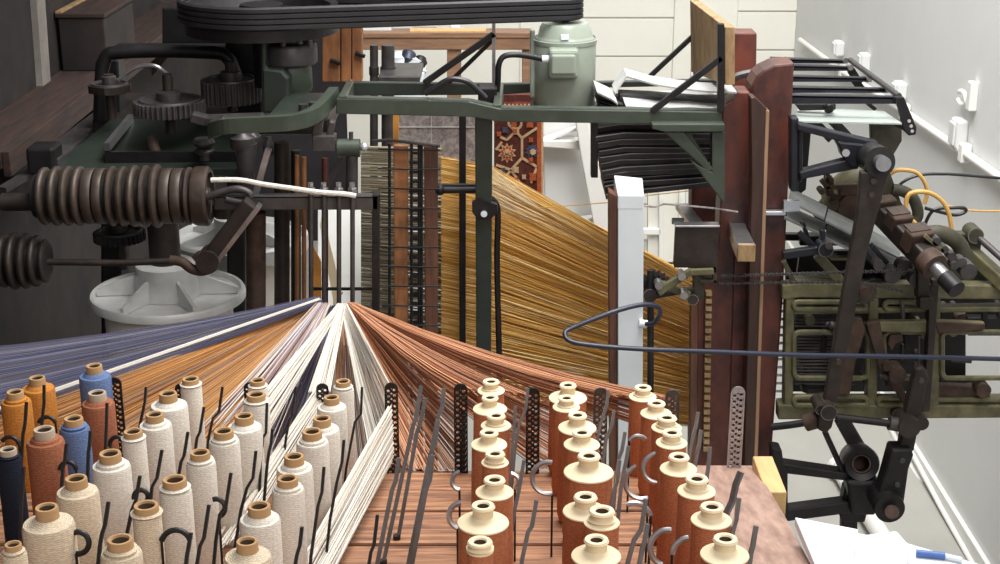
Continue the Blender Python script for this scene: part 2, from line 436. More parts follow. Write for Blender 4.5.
# ---- bent steel rods rising from the deck ---------------------------------------
rods = [  # top, bend, bend, lower end as seen (px)
 ((146,387),(145,402),(141,420),(139,432)), ((222.5,387),(219,412),(213,418),(209,436)), ((204,407),(200,432),(197,438),(195,452)),
 ((188,432),(184,456),(181,462),(178,480)), ((162,450),(157,478),(152,487),(150,506)), ((267,403),(266,433),(263,438),(261,462)),
 ((272.5,429),(271,444),(269,452),(267,466)), ((296,387),(292,416),(289,422),(286,438)), ((256,451),(253,478),(247,488),(241,510)),
 ((231,473),(226,506),(220,514),(216,540)), ((209,505),(204,538),(200,546),(197,564)), ((191,533),(189,545),(187,556),(186,566)),
 ((108.5,502),(105,525),(102,534),(100,546)), ((140,476),(136,500),(132,510),(127,534)),
 ((23.5,467),(22.5,490),(21.5,500),(21,512)), ((44,385),(44,404),(43,412),(42,422)), ((26.5,402),(25,424),(23,434),(22,448)),
 ((107,403),(106.5,425),(106,434),(105.5,450)), ((90.5,431),(89.5,446),(88.5,452),(88,466)), ((66.5,444),(65,460),(63,468),(62,482)),
 ((324,467),(322,492),(318,506),(311,556)), ((302,527),(300,545),(297,555),(295,566)), ((377.5,515),(374,545),(371,552),(369,564)),
 ((362,387),(361,414),(355,422),(346,470)), ((344,440),(342,462),(337,482),(330,520)),
 ((421,386),(416,418),(413,426),(384,560),3.3), ((426,398),(420,424),(417,432),(397,545),3.5),
 ((444,388),(442,408),(438,416),(414,545),3.42), ((438,420),(435,444),(431,452),(409,560),3.25), ((399,458),(396,480),(392,490),(375,575),3.1), ((433,455),(430,480),(426,490),(410,575),3.1),
 ((515.5,406),(514,430),(513,440),(511,468)), ((528,388),(526,408),(519,424),(515,450)), ((536.5,500),(532,526),(528,532),(522,560)),
 ((524,460),(519,490),(515,508),(508,556)), ((614,411),(612,424),(606,440),(603,462)), ((625,432),(622,450),(619,458),(616,478)),
 ((628.5,446),(626,462),(624,470),(621,488)), ((608,390),(607,404),(600,426),(597,440)), ((619.5,460),(617,482),(614,490),(611,510)),
 ((646,499),(641,530),(634,540),(627,566)), ((647.5,524),(645,540),(642,550),(639,566)),
 ((698,412),(696,426),(693,436),(690,450)), ((701,430),(699,446),(697,454),(694,470)), ((710,447),(709,460),(708,468),(706,484)),
 ((741,472),(736,484),(732,502),(727,512)), ((739,498),(736,520),(733,530),(731,544)), ((756,526),(753,545),(751,552),(749,566))]
used = {}
for n, pts in enumerate(rods):
    py = pts[0][1]
    d = K1/(max(py, 378)+10-122)
    if len(pts) > 4: d = pts[4]; pts = pts[:4]
    P = [D(x, y, d) for x, y in pts]
    e = 122+K2/d                                  # where it enters the deck
    x3, y3 = pts[3]; x2, y2 = pts[2]
    if e > y3: P.append(D(x3+(x3-x2)/(max(y3-y2, 8))*(e-y3)*.6, e+3, d))
    m = MB(); r = .0105 if 395 < pts[0][0] < 450 else .0085 if pts[0][0] > 450 else .0068
    m.tube(P, r, 4, flat=.6)
    cand = sorted(SPOTS, key=lambda s: abs(s[0]-pts[0][0])+1.0*abs(s[1]+6-py))
    for c in cand:
        side = 'right' if pts[0][0] > c[0] else 'left'
        nm = c[3].split(',')[1].strip() if ',' in c[3] and 'row' in c[3] else c[3]
        nm = nm.replace(' one of the ', ' bobbin of the ')
        lab = 'bent black steel rod just %s of the %s' % (side, nm)
        if lab not in used and len(lab.split()) <= 16: break
    used[lab] = 1
    o = thing('guide_rod', lab, 'rod', 'bent steel rods among the bobbins')
    rod_ = obj('rod', m, 'rod_steel' if pts[0][0] > 395 else 'black_iron', o)
    m = MB(); q = P[-1]; m.cyl(Vector((q.x,q.y,deckz(q.y)-.015)), Vector((q.x,q.y,deckz(q.y)+.012)), .009, 10)
    obj('foot_nut', m, 'black_iron', rod_)

# ---- curved tension rings on pins -------------------------------------------------
rings = [  # centre, radius px, a0, a1 (degrees, 0 = right, 90 = up), label
 (78,543,11,-100,110,'dark half ring against the stout cream bobbin at the lower left'),
 (216,508,9,-70,110,'dark half ring right of a white bobbin in the middle row'),
 (176,545,15,20,165,'dark ring arching across a white bobbin low in the middle row'),
 (141,497,7,-60,200,'small dark ring between the left and middle white rows'),
 (68,470,8,0,180,'dark ring under the front blue bobbin'),
 (117,444,7,20,200,'small dark ring under the rear blue bobbin'),
 (10,446,9,10,150,'dark ring over the navy bobbin'),
 (47,426,9,20,160,'dark ring behind the tube of the larger brick red bobbin'),
 (462,516,13,95,250,'grey half ring left of a stout rust bobbin in the left rust row'),
 (461,481,9,100,260,'slim dark ring at the left edge of the left rust row'),
 (548,478,16,75,285,'bright steel half ring left of the middle rust row, open to the right'),
 (511,482,8,-60,90,'small steel ring right of the left rust row'),
 (642,482,17,110,290,'large steel half ring left of the right rust row, lower of a pair'),
 (657,468,14,95,300,'smaller steel half ring left of the right rust row, upper of a pair'),
 (634,520,17,15,115,'steel quarter ring arching right of the middle rust row'),
 (668,548,18,80,250,'grey half ring left of the front bobbin in the right rust row'),
 (690,556,18,95,175,'grey quarter ring beside the front of the right rust row'),
 (638,446,10,40,150,'small steel ring above the gap between middle and right rust rows')]
for px, py, r, a0, a1, lab in rings:
    d = K1/(py-40-122)
    d = min(d, 3.9); c = D(px, py, d); k = r/FPX*d
    pts = arc(c, k, math.radians(a0), math.radians(a1), RIGHT, (UP*.9+BACK*.3).normalized())
    o = thing('tension_ring', lab, 'ring', 'curved tension rings')
    obj('ring', MB().tube(pts, .0055, 8), 'steel' if px > 400 else 'black_iron', o)
    q = pts[-1] if pts[-1].z < pts[0].z else pts[0]
    bz = deckz(q.y)-.01
    m = MB(); m.tube([q, Vector((q.x, q.y, bz))], .0026, 8)
    obj('pin', m, 'black_iron', o)

# ---- perforated guide strips along the back edge of the deck ---------------------------
def strip(px, y0, y1, w, Dp, m_, label):
    T = D(px, y0, Dp); B = D(px, y1, Dp); wd = w/FPX*Dp; t = .006
    zt, zb = T.z, deckz(T.y)-.02
    n = max(4, int((zt-zb)/(wd*.5))); ch = (zt-wd*.5-zb)/n; cw = wd/2
    m = MB()
    for j in range(n):
        for i in range(2):
            cx = T.x-wd/2+cw*(i+.5); cz = zb+ch*(j+.5); hr = min(cw, ch)*.3
            out = []; inn = []
            for k in range(8):
                a = 2*PI*k/8+PI/8; co, si = math.cos(a), math.sin(a); s = max(abs(co), abs(si))
                out.append(Vector((cx+co/s*cw/2, T.y, cz+si/s*ch/2))); inn.append(Vector((cx+co*hr, T.y, cz+(si*hr)+(ch*.2 if i else -ch*.0))))
            v = out+inn+[p+BACK*t for p in out]+[p+BACK*t for p in inn]
            fs = []
            for k in range(8):
                l = (k+1) % 8
                fs += [[k, l, 8+l, 8+k], [16+k, 24+k, 24+l, 16+l], [8+k, 8+l, 24+l, 24+k]]
            m.add(v, fs)
    for sx in (-1, 1):
        m.box((T.x+sx*wd/2, T.y+t/2, (zt-wd*.5+zb)/2), (.0035, t*1.3, zt-wd*.5-zb))
    cap = [Vector((T.x+math.cos(PI*k/10)*(wd/2+.0015), T.y, zt-wd*.5+math.sin(PI*k/10)*wd/2)) for k in range(11)]
    m.prism(cap, BACK*t)
    return solo('guide_strip', m, m_, label, 'guide strip', 'perforated yarn guide strips')
SD = 4.07
for px, y0, w, mm, lab in [
 (114,378,12,'black_iron','black perforated guide strip behind the rear blue bobbin'),
 (180,384,10,'black_iron','black perforated guide strip behind the back of the left white row'),
 (249,383,10,'black_iron','black perforated guide strip behind the back of the middle white row'),
 (322,384,11,'black_iron','black perforated guide strip behind the back of the right white row'),
 (391,383,12,'black_iron','black perforated guide strip fanned with white yarn'),
 (460.5,384,12.5,'black_iron','black perforated guide strip left of the back of the left rust row'),
 (533,388,12.5,'black_iron','dark perforated guide strip between left and middle rust rows'),
 (601,388,13,'grey_iron','perforated guide strip between middle and right rust rows'),
 (673,390,13,'grey_iron','perforated guide strip just right of the back of the right rust row'),
 (738.5,387,13,'steel','pale grey perforated guide strip standing alone before the red column')]:
    strip(px, y0, 470, w, SD, mm, lab)

# ---- sheets of yarn running to the loom ---------------------------------------------------
def fan(name, pairs, r, m_, label, seg=5, sag=.0):
    return solo(name, MB().strands(pairs, r, 4, seg, sag), m_, label, 'yarn', kind='stuff')
def lerp2(poly, t):
    t *= len(poly)-1; i = min(int(t), len(poly)-2); f = t-i
    return tuple(a+(b-a)*f for a, b in zip(poly[i], poly[i+1]))
def sheet(near, far, n, jit=.0):
    out = []
    for i in range(n):
        t = (i+random.random()*.9)/n
        a = lerp2(near, t); b = lerp2(far, t)
        out.append((D(a[0]+random.uniform(-jit, jit), a[1]+random.uniform(-jit, jit), a[2]), D(b[0]+random.uniform(-1.5, 1.5), b[1]+random.uniform(-1, 1), b[2])))
    return out
fan('yarn_sheet', sheet([(-60,352,4.3),(-60,430,4.2)], [(318,297,5.15),(322,302,5.15)], 125), .00095, 'thread_blue', 'sheet of dusty blue yarns slanting up from the left edge to the loom', 5, .02)
fan('yarn_sheet', sheet([(-40,420,4.1),(20,404,4.1)], [(318,298,5.1),(321,299,5.1)], 4), .0018, 'thread_white', 'few white yarns along the lower edge of the blue yarn sheet', 5, .0)
fan('yarn_sheet', sheet([(-30,424,4.22),(-10,450,4.2),(40,470,4.15),(110,480,4.15),(190,470,4.15)], [(314,301,5.18),(326,306,5.22)], 250, 2), .0011, 'thread_orange', 'sheet of tan and orange yarns rising behind the left bobbins', 5, .015)
fan('yarn_sheet', sheet([(150,480,4.2),(262,470,4.2)], [(318,303,5.1),(330,304,5.1)], 60, 3), .0013, 'thread_mixed', 'streaky white and lilac yarns crossing the orange sheet', 5, .0)
fan('yarn_sheet', sheet([(-30,440,4.75),(60,470,4.75),(190,480,4.7),(330,480,4.65)], [(308,306,5.3),(334,308,5.3)], 330, 4), .0016, 'thread_orange_deep', 'deep orange yarn sheet behind the white and lilac streaks', 3, .0)
fan('yarn_sheet', sheet([(300,480,4.7),(420,480,4.6)], [(338,306,5.35),(350,306,5.35)], 90, 3), .0016, 'thread_rust', 'dull rust yarns behind the white bundles', 3)
fan('yarn_sheet', sheet([(240,480,4.62),(325,470,4.62)], [(332,306,5.3),(340,306,5.3)], 60, 3), .0014, 'thread_blue', 'dark blue yarns showing between the white bundles', 3)
fan('yarn_bundle', sheet([(222,440,4.1),(264,438,4.1)], [(338,304,5.1),(342,306,5.1)], 44, 1.5), .0015, 'thread_white', 'broad bundle of white yarns slanting down left to the middle white row', 3)
fan('yarn_bundle', sheet([(308,392,4.12),(330,392,4.12)], [(340,304,5.1),(344,306,5.1)], 34, 1), .0016, 'thread_white', 'narrow upright bundle of white yarns above the right white row', 3)
fan('yarn_bundle', sheet([(200,560,3.3),(250,530,3.4)], [(316,388,4.12),(326,400,4.12)], 30, 3), .0015, 'thread_white', 'white yarns slanting down left from the strip behind the right white row', 3)
fan('yarn_bundle', sheet([(372,460,4.14),(388,452,4.14),(394,392,4.14)], [(340,305,5.12),(346,304,5.12)], 60, 1), .0016, 'thread_white', 'white yarns spreading down right to the strip fanned with yarn', 3)
fan('yarn_bundle', sheet([(296,575,3.05),(330,575,3.1)], [(390,405,4.06),(393,430,4.06),(392,462,4.05)], 85, 5), .0016, 'thread_white', 'thick white yarn bundle slanting from that strip to the deck front', 3)
fan('yarn_sheet', sheet([(392,468,4.16),(458,470,4.16),(462,390,4.16),(530,395,4.16),(534,462,4.16)], [(348,306,5.15),(352,304,5.15)], 280, 2), .0014, 'thread_rust', 'rust yarns fanning from the loom to the two strips left of centre', 4, .02)
fan('yarn_sheet', sheet([(540,470,4.2),(600,455,4.2),(604,394,4.2),(672,400,4.2),(676,440,4.2)], [(349,303,5.2),(356,304,5.2)], 250, 3), .0014, 'thread_rust', 'rust yarns fanning from the loom across to the right rust rows', 4, .03)

# ---- white table with papers at the lower right ------------------------------------------------
TZ = D(840, 545, 3.3).z
m = MB(); m.prism([Z(816,524,TZ), Z(905,542,TZ), Z(985,565,TZ), Z(1010,640,TZ), Z(826,640,TZ)], Vector((0,0,-.03)))
tb = thing('side_table', 'white side table at the lower right corner holding white box and board', 'table')
obj('table_top', m, 'cool_white', tb, .004)
for px, py in ((836,540),(960,566),(1000,632),(836,632)):
    q = Z(px, py, TZ); m = MB(); m.box((q.x, q.y, (TZ-.03)/2), (.035,.035,TZ-.03)); obj('leg', m, 'white_paint', tb)
m = MB(); m.prism([Z(795,517,TZ+.022), Z(858,529,TZ+.022), Z(853,600,TZ+.022), Z(830,600,TZ+.022)], Vector((0,0,-.021)))
solo('white_board', m, 'paper_white', 'white wedge shaped board lying on the side table', 'board', bevel=.002)
m = MB(); m.prism([Z(856,535,TZ+.04), Z(897,530,TZ+.04), Z(910,545,TZ+.04), Z(906,566,TZ+.04), Z(853,566,TZ+.04)], Vector((0,0,-.039)))
solo('white_box', m, 'paper_white', 'small white box lying right of the white wedge board', 'box', bevel=.006)
pn = thing('marker_pen', 'blue marker pen lying right of the small white box', 'pen')
a, b = Z(916,553,TZ+.008), Z(945,556,TZ+.008); c = Z(962,560,TZ+.008)
obj('barrel', MB().cyl(a, b, .008, 12), 'pen_blue', pn); obj('tip', MB().cyl(b, c, .006, 12), 'paper_white', pn, label='white pen cap')
# ================= the room ========================================================
XR, XL, YB, YF = 2.3, -2.15, 11.7, -1.5
H = 5.2
def sbox(name, x0, x1, y0, y1, z0, z1, m_, bevel=0):
    return struct(name, MB().box(((x0+x1)/2,(y0+y1)/2,(z0+z1)/2), (x1-x0,y1-y0,z1-z0)), m_, bevel)
sbox('floor', XL-.2, XR+.2, YF, YB+.2, -.15, 0, 'grey_floor')
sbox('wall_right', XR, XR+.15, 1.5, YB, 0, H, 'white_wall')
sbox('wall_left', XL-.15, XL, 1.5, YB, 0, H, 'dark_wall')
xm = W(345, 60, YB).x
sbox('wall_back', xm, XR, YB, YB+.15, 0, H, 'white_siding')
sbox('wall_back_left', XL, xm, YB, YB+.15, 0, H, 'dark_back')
struct('shade_slab', MB().box(((XL-.1-1.05)/2, 8.1, 4.3), (XL*-1+.1-1.05, 7.4, .16)), 'dark_back')  # unseen slab added overhead to keep light off the left machinery
# siding boards on the back wall
for i in range(16):
    z = .02+i*.30
    if z+.28 > H: break
    sbox('trim_%d' % (i+1), W(520,60,YB).x, W(672,60,YB).x, YB-.022, YB, z, z+.288, 'white_siding', .004)
    sbox('trim_%d' % (i+31), W(735,60,YB).x, XR-.001, YB-.022, YB, z+.05, z+.338, 'white_siding', .004)
sbox('trim_60', W(672,60,YB).x, W(694,60,YB).x, YB-.05, YB, 0, H, 'white_siding', .005)
sbox('trim_61', W(690,60,YB).x, W(694,60,YB).x, YB-.09, YB-.05, 0, H, 'white_paint', .005)
sbox('baseboard_right', XR-.025, XR, 3, YB, 0, .1, 'white_paint', .004)
# plain plaster strip on the dark left wall
m = MB(); a0 = XP(38, 105, XL); a1 = XP(36, 5, XL)
struct('trim_70', MB().prism([XP(46,105,XL), XP(38,107,XL), XP(30,0,XL), XP(38,-10,XL)], Vector((.03,0,0))), 'grey_strip')

# conduits and clips on the right wall
def wall_pts(l): return [XP(x, y, XR-.03) for x, y in l]
P = wall_pts([(800,40),(843,72),(905,112),(965,153),(1020,192)])
c = thing('conduit_pipe', 'white pipe running diagonally down the white right wall in the upper right', 'pipe')
obj('pipe', MB().tube(P, .02, 10), 'white_paint', c)
for q in (P[1], P[2], P[3]): obj('clip', MB().box(q+Vector((-.002,0,0)), (.05,.06,.09)), 'white_paint', c, .006)
def wallbox(px, py, w, h, lab, name='junction_box', cat='junction box'):
    q = XP(px, py, XR); r_ = thing(name, lab, cat, 'fittings on the right wall')
    obj('housing', MB().box(q+Vector((-.03,0,0)), (.06, w*.8, h*.8)), 'white_wall', r_, .012)
    obj('cover', MB().box(q+Vector((-.065,0,0)), (.012, w*.6, h*.6)), 'white_wall', r_, .004)
wallbox(843,48,.14,.12,'white junction box highest above the diagonal pipe, left of the other fittings')
wallbox(869,62,.12,.14,'white junction box just above the frame arms on the right wall')
wallbox(905,90,.14,.12,'white junction box right of the end of the frame arms')
wallbox(965,133,.14,.18,'white junction box on the pipe near the right edge of the photo')
q = XP(962,98,XR-.03)
hk = thing('wall_hook', 'white loop hook on the right wall near the upper right edge', 'hook')
obj('loop', MB().tube(arc(q, .07, .6, 2*PI-.6, BACK, UP*.45, 16), .012, 8), 'white_paint', hk)
obj('base', MB().box(XP(972,96,XR-.02), (.04,.06,.14)), 'white_paint', hk, .006)
P = [XP(x, y, XR-.03) for x, y in ((886,418),(918,478),(940,520),(985,602))]
c = thing('conduit_pipe', 'pale double pipe running along the foot of the right wall', 'pipe')
obj('pipe', MB().tube(P, .022, 10), 'white_paint', c)
obj('pipe', MB().tube([p+Vector((0,0,.07)) for p in P], .014, 10), 'white_paint', c)
c = thing('floor_pipe', 'white pipe with a flared end lying on the floor behind the lower linkage', 'pipe')
P = [Z(x, y, .06) for x, y in ((838,467),(848,484),(872,520),(905,575))]
obj('pipe', MB().tube(P, .045, 14), 'white_paint', c)
obj('collar', MB().cyl(P[0]-(P[1]-P[0])*.06, P[0]+(P[1]-P[0])*.25, .06, 16), 'white_paint', c)

# ledge and crate along the left wall
def wledge(name, pts, X0, t, m_, lab, cat):
    return solo(name, MB().prism([XP(x, y, X0) for x, y in pts], Vector((t,0,0))), m_, lab, cat, bevel=.004)
m = MB(); zl = XP(0,145,-1.95).z
ya, yb = 5.6, 9.6
m.prism([Vector((XL,ya,zl)), Vector((XL+.24,ya,zl)), Vector((XL+.24,yb,zl)), Vector((XL,yb,zl))], Vector((0,0,-.07)))
lg = thing('wall_ledge', 'worn reddish timber ledge running along the dark left wall', 'ledge')
obj('board', m, 'plank_dark', lg, .006)
m = MB(); m.box((XL+.255, (ya+yb)/2, zl-.05), (.03, yb-ya, .1)); obj('front_lip', m, 'plank_dark', lg, .004)
for y in (5.8, 7.4, 9.2):
    m = MB(); m.prism([Vector((XL,y,zl-.07)), Vector((XL+.28,y,zl-.07)), Vector((XL,y,zl-.4))], Vector((0,.05,0))); obj('bracket', m, 'plank_dark', lg)
cr = thing('wooden_crate', 'dark wooden crate with a pale top edge standing on the left wall ledge', 'crate')
yc = 7.3
m = MB(); m.box((XL+.13, yc+.25, zl+.13), (.22,.6,.26)); obj('body', m, 'dark_wall', cr, .006)
m = MB(); m.box((XL+.13, yc+.25, zl+.27), (.24,.62,.02)); obj('lid', m, 'plank_dark', cr, .004)
m = MB(); m.box((XL+.025, yc+.25, zl+.285), (.03,.6,.012)); obj('edge_strip', m, 'wood_tan', cr, .002, 'pale wooden edge strip')

# ================= left machinery ====================================================
Y0 = 5.2
bed = thing('machine_base', 'dark cast machine frame behind the spring drum at the left', 'machine frame')
m = MB(); m.rect(92,118,330,135,5.75,.5); obj('bed_plate', m, 'brown_iron', bed, .01)
m = MB(); m.prism([W(48,170,5.3),W(240,168,5.3),W(236,120,5.72),W(112,118,5.72)], Vector((0,0,-.03))); obj('oil_tray', m, 'dark_green_paint', bed, .004)
for x0, x1 in ((100,122),(226,246)):
    m = MB(); m.plate([(x0,130),(x1,130),(x1-2,floor_py(5.8)),(x0+2,floor_py(5.8))],5.8,.15); obj('upright', m, 'black_iron', bed, .01)
m = MB(); m.plate([(95,60),(118,60),(120,120),(92,120)],5.85,.12); m.plate([(225,28),(262,28),(262,120),(235,120),(225,90)],5.85,.12); m.plate([(110,48),(235,48),(240,56),(110,56)],5.9,.12)
obj('top_frame', m, 'black_iron', bed, .008)
m = MB(); m.rect(162,8,262,44,6.1,.05); obj('guard_plate', m, 'black_iron', bed, .006)

def px_c(px, py, Y): return W(px, py, Y)
# gears (upright axes)
def gear_thing(px, py, Y, rp, h, teeth, m_, lab, shaft=(30, 20)):
    s = pxs(Y, py); g = thing('spur_gear', lab, 'gear', 'dark spur gears')
    c = W(px, py, Y); R = rp*s
    obj('toothed_wheel', MB().gear(c, UP, R, h, teeth, R*.09), m_, g, .002)
    m = MB(); m.lathe([(R*.34,h),(R*.34,h+.03),(R*.2,h+.035),(0,h+.035)], c, n=20); m.lathe([(R*.86,h),(R*.84,h+.006),(R*.74,h+.006),(R*.72,h)], c, n=36)
    hb = obj('hub', m, 'grey_iron', g)
    m = MB(); m.cyl(c-UP*shaft[0]*s, c+UP*(h+shaft[1]*s), .02, 14); obj('shaft', m, 'brown_iron', hb)
gear_thing(170,113,5.5,36,.05,40,'grey_iron','wide dark spur gear left of the taller gear, above the spring drum',(20,26))
gear_thing(232,101,5.72,30,.085,32,'grey_iron','taller dark spur gear right of the wide gear, beside the green gearbox',(10,18))
gear_thing(120,240,5.55,26,.035,30,'black_iron','small dark spur gear under the left part of the spring drum',(30,22))
gear_thing(110,92,5.6,21,.03,4,'brown_iron','small plain square-cut wheel at the far left of the gears',(28,10))
# pipe over gears
solo('bent_pipe', MB().tube(spline([W(x,y,5.75) for x,y in ((100,120),(104,62),(125,52),(205,52),(228,58),(238,85))],6), .026, 12), 'black_iron', 'thick black pipe bent over the top of the gears', 'pipe')
solo('bent_strap', MB().tube(spline([W(x,y,5.6) for x,y in ((118,80),(135,68),(155,66),(172,78))],6), .008, 8), 'steel', 'thin curved steel strap in front of the thick black pipe', 'strap')
# tray-like trough behind the drum
tr = thing('iron_trough', 'dark iron trough with a bright slanted edge behind the spring drum', 'trough')
m = MB(); m.plate([(105,152),(235,152),(238,164),(105,164)],5.35,.02); obj('front_side', m, 'black_iron', tr)
m = MB(); m.bar(W(107,147,5.35), W(131,118,5.7), .02, .03); obj('left_side', m, 'steel', tr, label='bright edge')  # brighter strip along the left side
m = MB(); m.bar(W(220,164,5.35), W(222,150,5.6), .02, .03); m.prism([W(105,164,5.35),W(235,164,5.35),W(235,158,5.7),W(105,158,5.7)], Vector((0,0,-.01))); obj('bottom', m, 'black_iron', tr)
for px, py, lab in ((183,158,'left one'),(143,160,'right one')): pass
kb = thing('iron_bollard', 'stacked round iron knob standing in the dark green tray behind the drum', 'knob')
_c = W(205,160,5.3); _s = pxs(5.3,150)
obj('knob', MB().lathe([(0,0),(5*_s,0),(5*_s,6*_s),(9*_s,7*_s),(10*_s,10*_s),(8*_s,12*_s),(5*_s,13*_s),(9*_s,15*_s),(11*_s,18*_s),(9*_s,22*_s),(0,24*_s)], _c, n=24), 'grey_iron', kb)
solo('slanted_pin', MB().cyl(W(158,160,5.4), W(151,138,5.45), .02, 14), 'rust_iron', 'short brown pin leaning left in the dark green tray', 'pin')
solo('angle_bar', MB().bar(W(2,190,5.15), W(52,160,5.45), .035, .02), 'grey_iron', 'thin flat bar slanting up to the left end of the spring drum', 'bar')
st = thing('grey_beam', 'flat grey beam slanting back from the left end of the spring drum', 'beam')
obj('beam', MB().bar(W(45,165,5.3), W(105,118,6.2), .10, .05), 'grey_iron', st, .006)
obj('end_shoe', MB().box(W(45,158,5.32), (.1,.12,.1)), 'black_iron', st, .01)

# spring drum: rings on a horizontal shaft
dr = thing('spring_drum', 'long brown iron drum of stacked rings lying level at the left', 'drum')
yD = 5.0; s = pxs(yD, 195)
def ringprof(r, w): return [(r*.6,w*.12),(r*.86,w*.12),(r*.95,w*.22),(r,w*.42),(r,w*.62),(r*.95,w*.8),(r*.86,w*.9),(r*.6,w*.9)]
xs = [(40,51,29),(52,63,30),(64,74,30),(75,86,30),(87,97,28),(98,107,28),(109,118,30),(119,129,30),(130,141,31),(142,151,31),(152,163,32),(164,174,28),(175,185,28),(186,194,29),(195,211,30)]
for x0, x1, r in xs:
    p = W(x0, 196, yD); w = (x1-x0-.6)*s
    rr = r*s
    pr = ringprof(rr, w) if r != 28 else [(rr*.6,0),(rr*.98,0),(rr,w*.08),(rr,w*.92),(rr*.98,w),(rr*.6,w)]
    if x0 == 195: pr = [(rr*.6,0),(rr*.96,0),(rr,w*.2),(rr,w*.85),(rr*.93,w),(rr*.8,w),(rr*.78,w*.75),(rr*.3,w*.7),(rr*.28,w*.95),(0,w*.95)]
    obj('ring', MB().lathe(pr, p, RIGHT, 40), 'drum_iron', dr)
obj('core', MB().cyl(W(36,196,yD), W(205,196,yD), 22*s, 28), 'black_iron', dr)
obj('shaft', MB().cyl(W(2,202,yD), W(40,202,yD), 9*s, 18), 'brown_iron', dr)
m = MB(); m.rect(44,200,48,212,yD-.1,.02)
dr2 = thing('spring_drum', 'shorter dark ringed drum cut off by the left edge of the photo', 'drum')
s2 = pxs(4.95, 260)
for x0, x1, r in ((-12,-2,26),(0,10,27),(11,21,29),(22,31,28),(32,41,26),(42,49,22)):
    obj('ring', MB().lathe(ringprof(r*s2, (x1-x0)*s2), W(x0,261,4.95), RIGHT, 36), 'brown_iron', dr2)
obj('core', MB().cyl(W(-14,261,4.95), W(48,261,4.95), 19*s2, 24), 'black_iron', dr2)
# hook lever: rod, hook, lever arm
lv = thing('hook_lever', 'dark iron rod ending in a hook joined to a slanted lever arm', 'lever')
obj('rod', MB().tube([W(x,y,4.9) for x,y in ((48,262),(120,263),(172,261))], .012, 10), 'brown_iron', lv)
obj('hook', MB().tube(spline([W(x,y,4.9) for x,y in ((170,260),(182,262),(192,269),(203,271),(213,266),(212,257),(202,255),(196,260))],6), .018, 10), 'rust_iron', lv)
m = MB(); m.line((206,262),(252,205),16,4.88,.05,20); obj('arm', m, 'brown_iron', lv, .008)
m = MB(); m.line((214,266),(258,208),4,4.87,.06,5); obj('arm_edge', m, 'steel', lv, label='bright edge')  # brighter strip along one edge of the arm
obj('boss', MB().cyl(W(207,263,4.86), W(207,263,4.86)+BACK*.09, .04, 20), 'brown_iron', lv)
h2 = thing('draw_link', 'curved iron link between the end of the spring drum and the lever', 'link')
obj('link', MB().tube(spline([W(x,y,4.95) for x,y in ((208,197),(222,192),(238,189),(250,194),(246,202),(234,201),(226,199))],6), .013, 10), 'grey_iron', h2)
solo('white_rope', MB().tube(spline([W(x,y,4.9) for x,y in ((211,180),(240,180),(262,184),(290,188),(318,192),(345,194),(356,196))],8), .0085, 8), 'rope_white', 'white rope stretched from the top of the spring drum to the rod frame', 'rope')

# grey flanged barrel with ribs
bl = thing('flanged_barrel', 'large pale grey barrel with a ribbed round top under the spring drum', 'barrel')
yB = 5.3; s = pxs(yB, 292); c = W(168,294,yB)
R = 77*s
obj('top_plate', MB().lathe([(0,.0),(R*.92,-.004),(R*.94,.014),(R*.98,.014),(R,.004),(R,-.016),(R*.97,-.022),(R*.8,-.022)], c, n=64), 'barrel_grey', bl)
z_b = c.z
obj('body', MB().lathe([(R*.82,-.02),(R*.82,-z_b+.03),(R*.86,-z_b+.02),(R*.86,-z_b)], c, n=56), 'barrel_body', bl)
for k in range(6):
    a = k*PI/3+.06; d_ = Vector((math.cos(a), math.sin(a), 0)); n_ = Vector((-d_.y, d_.x, 0))*.007
    m = MB(); m.prism([c+d_*R*.35+n_, c+d_*R*.9+n_, c+d_*R*.9+n_+UP*.025, c+d_*R*.35+n_+UP*.085], n_*-2); obj('rib', m, 'barrel_grey', bl)
obj('hub', MB().lathe([(R*.42,0),(R*.40,.06),(R*.39,.075),(R*.385,.12),(R*.36,.125),(0,.125)], c, n=40), 'barrel_grey', bl)
obj('shaft', MB().cyl(c+UP*.12, c+UP*.36, 17*s*.9, 24), 'brown_iron', bl)
b2 = thing('flanged_barrel', 'second grey ribbed barrel partly hidden behind the lever arm', 'barrel')
c2 = W(240,240,6.35); R2 = .30
obj('top_plate', MB().lathe([(0,0),(R2*.9,0),(R2*.94,.03),(R2,.02),(R2,-.04),(R2*.85,-.05)], c2, n=48), 'barrel_grey', b2)
obj('body', MB().lathe([(R2*.82,-.05),(R2*.82,-c2.z)], c2, n=48), 'barrel_body', b2)
obj('hub', MB().lathe([(R2*.4,0),(R2*.36,.11),(0,.11)], c2, n=32), 'barrel_grey', b2)
for k in range(6):
    a = .5+k*PI/3; d_ = Vector((math.cos(a), math.sin(a), 0)); n_ = Vector((-d_.y, d_.x, 0))*.006
    obj('rib', MB().prism([c2+d_*R2*.35+n_, c2+d_*R2*.9+n_, c2+d_*R2*.9+n_+UP*.02, c2+d_*R2*.35+n_+UP*.07], n_*-2), 'barrel_grey', b2)

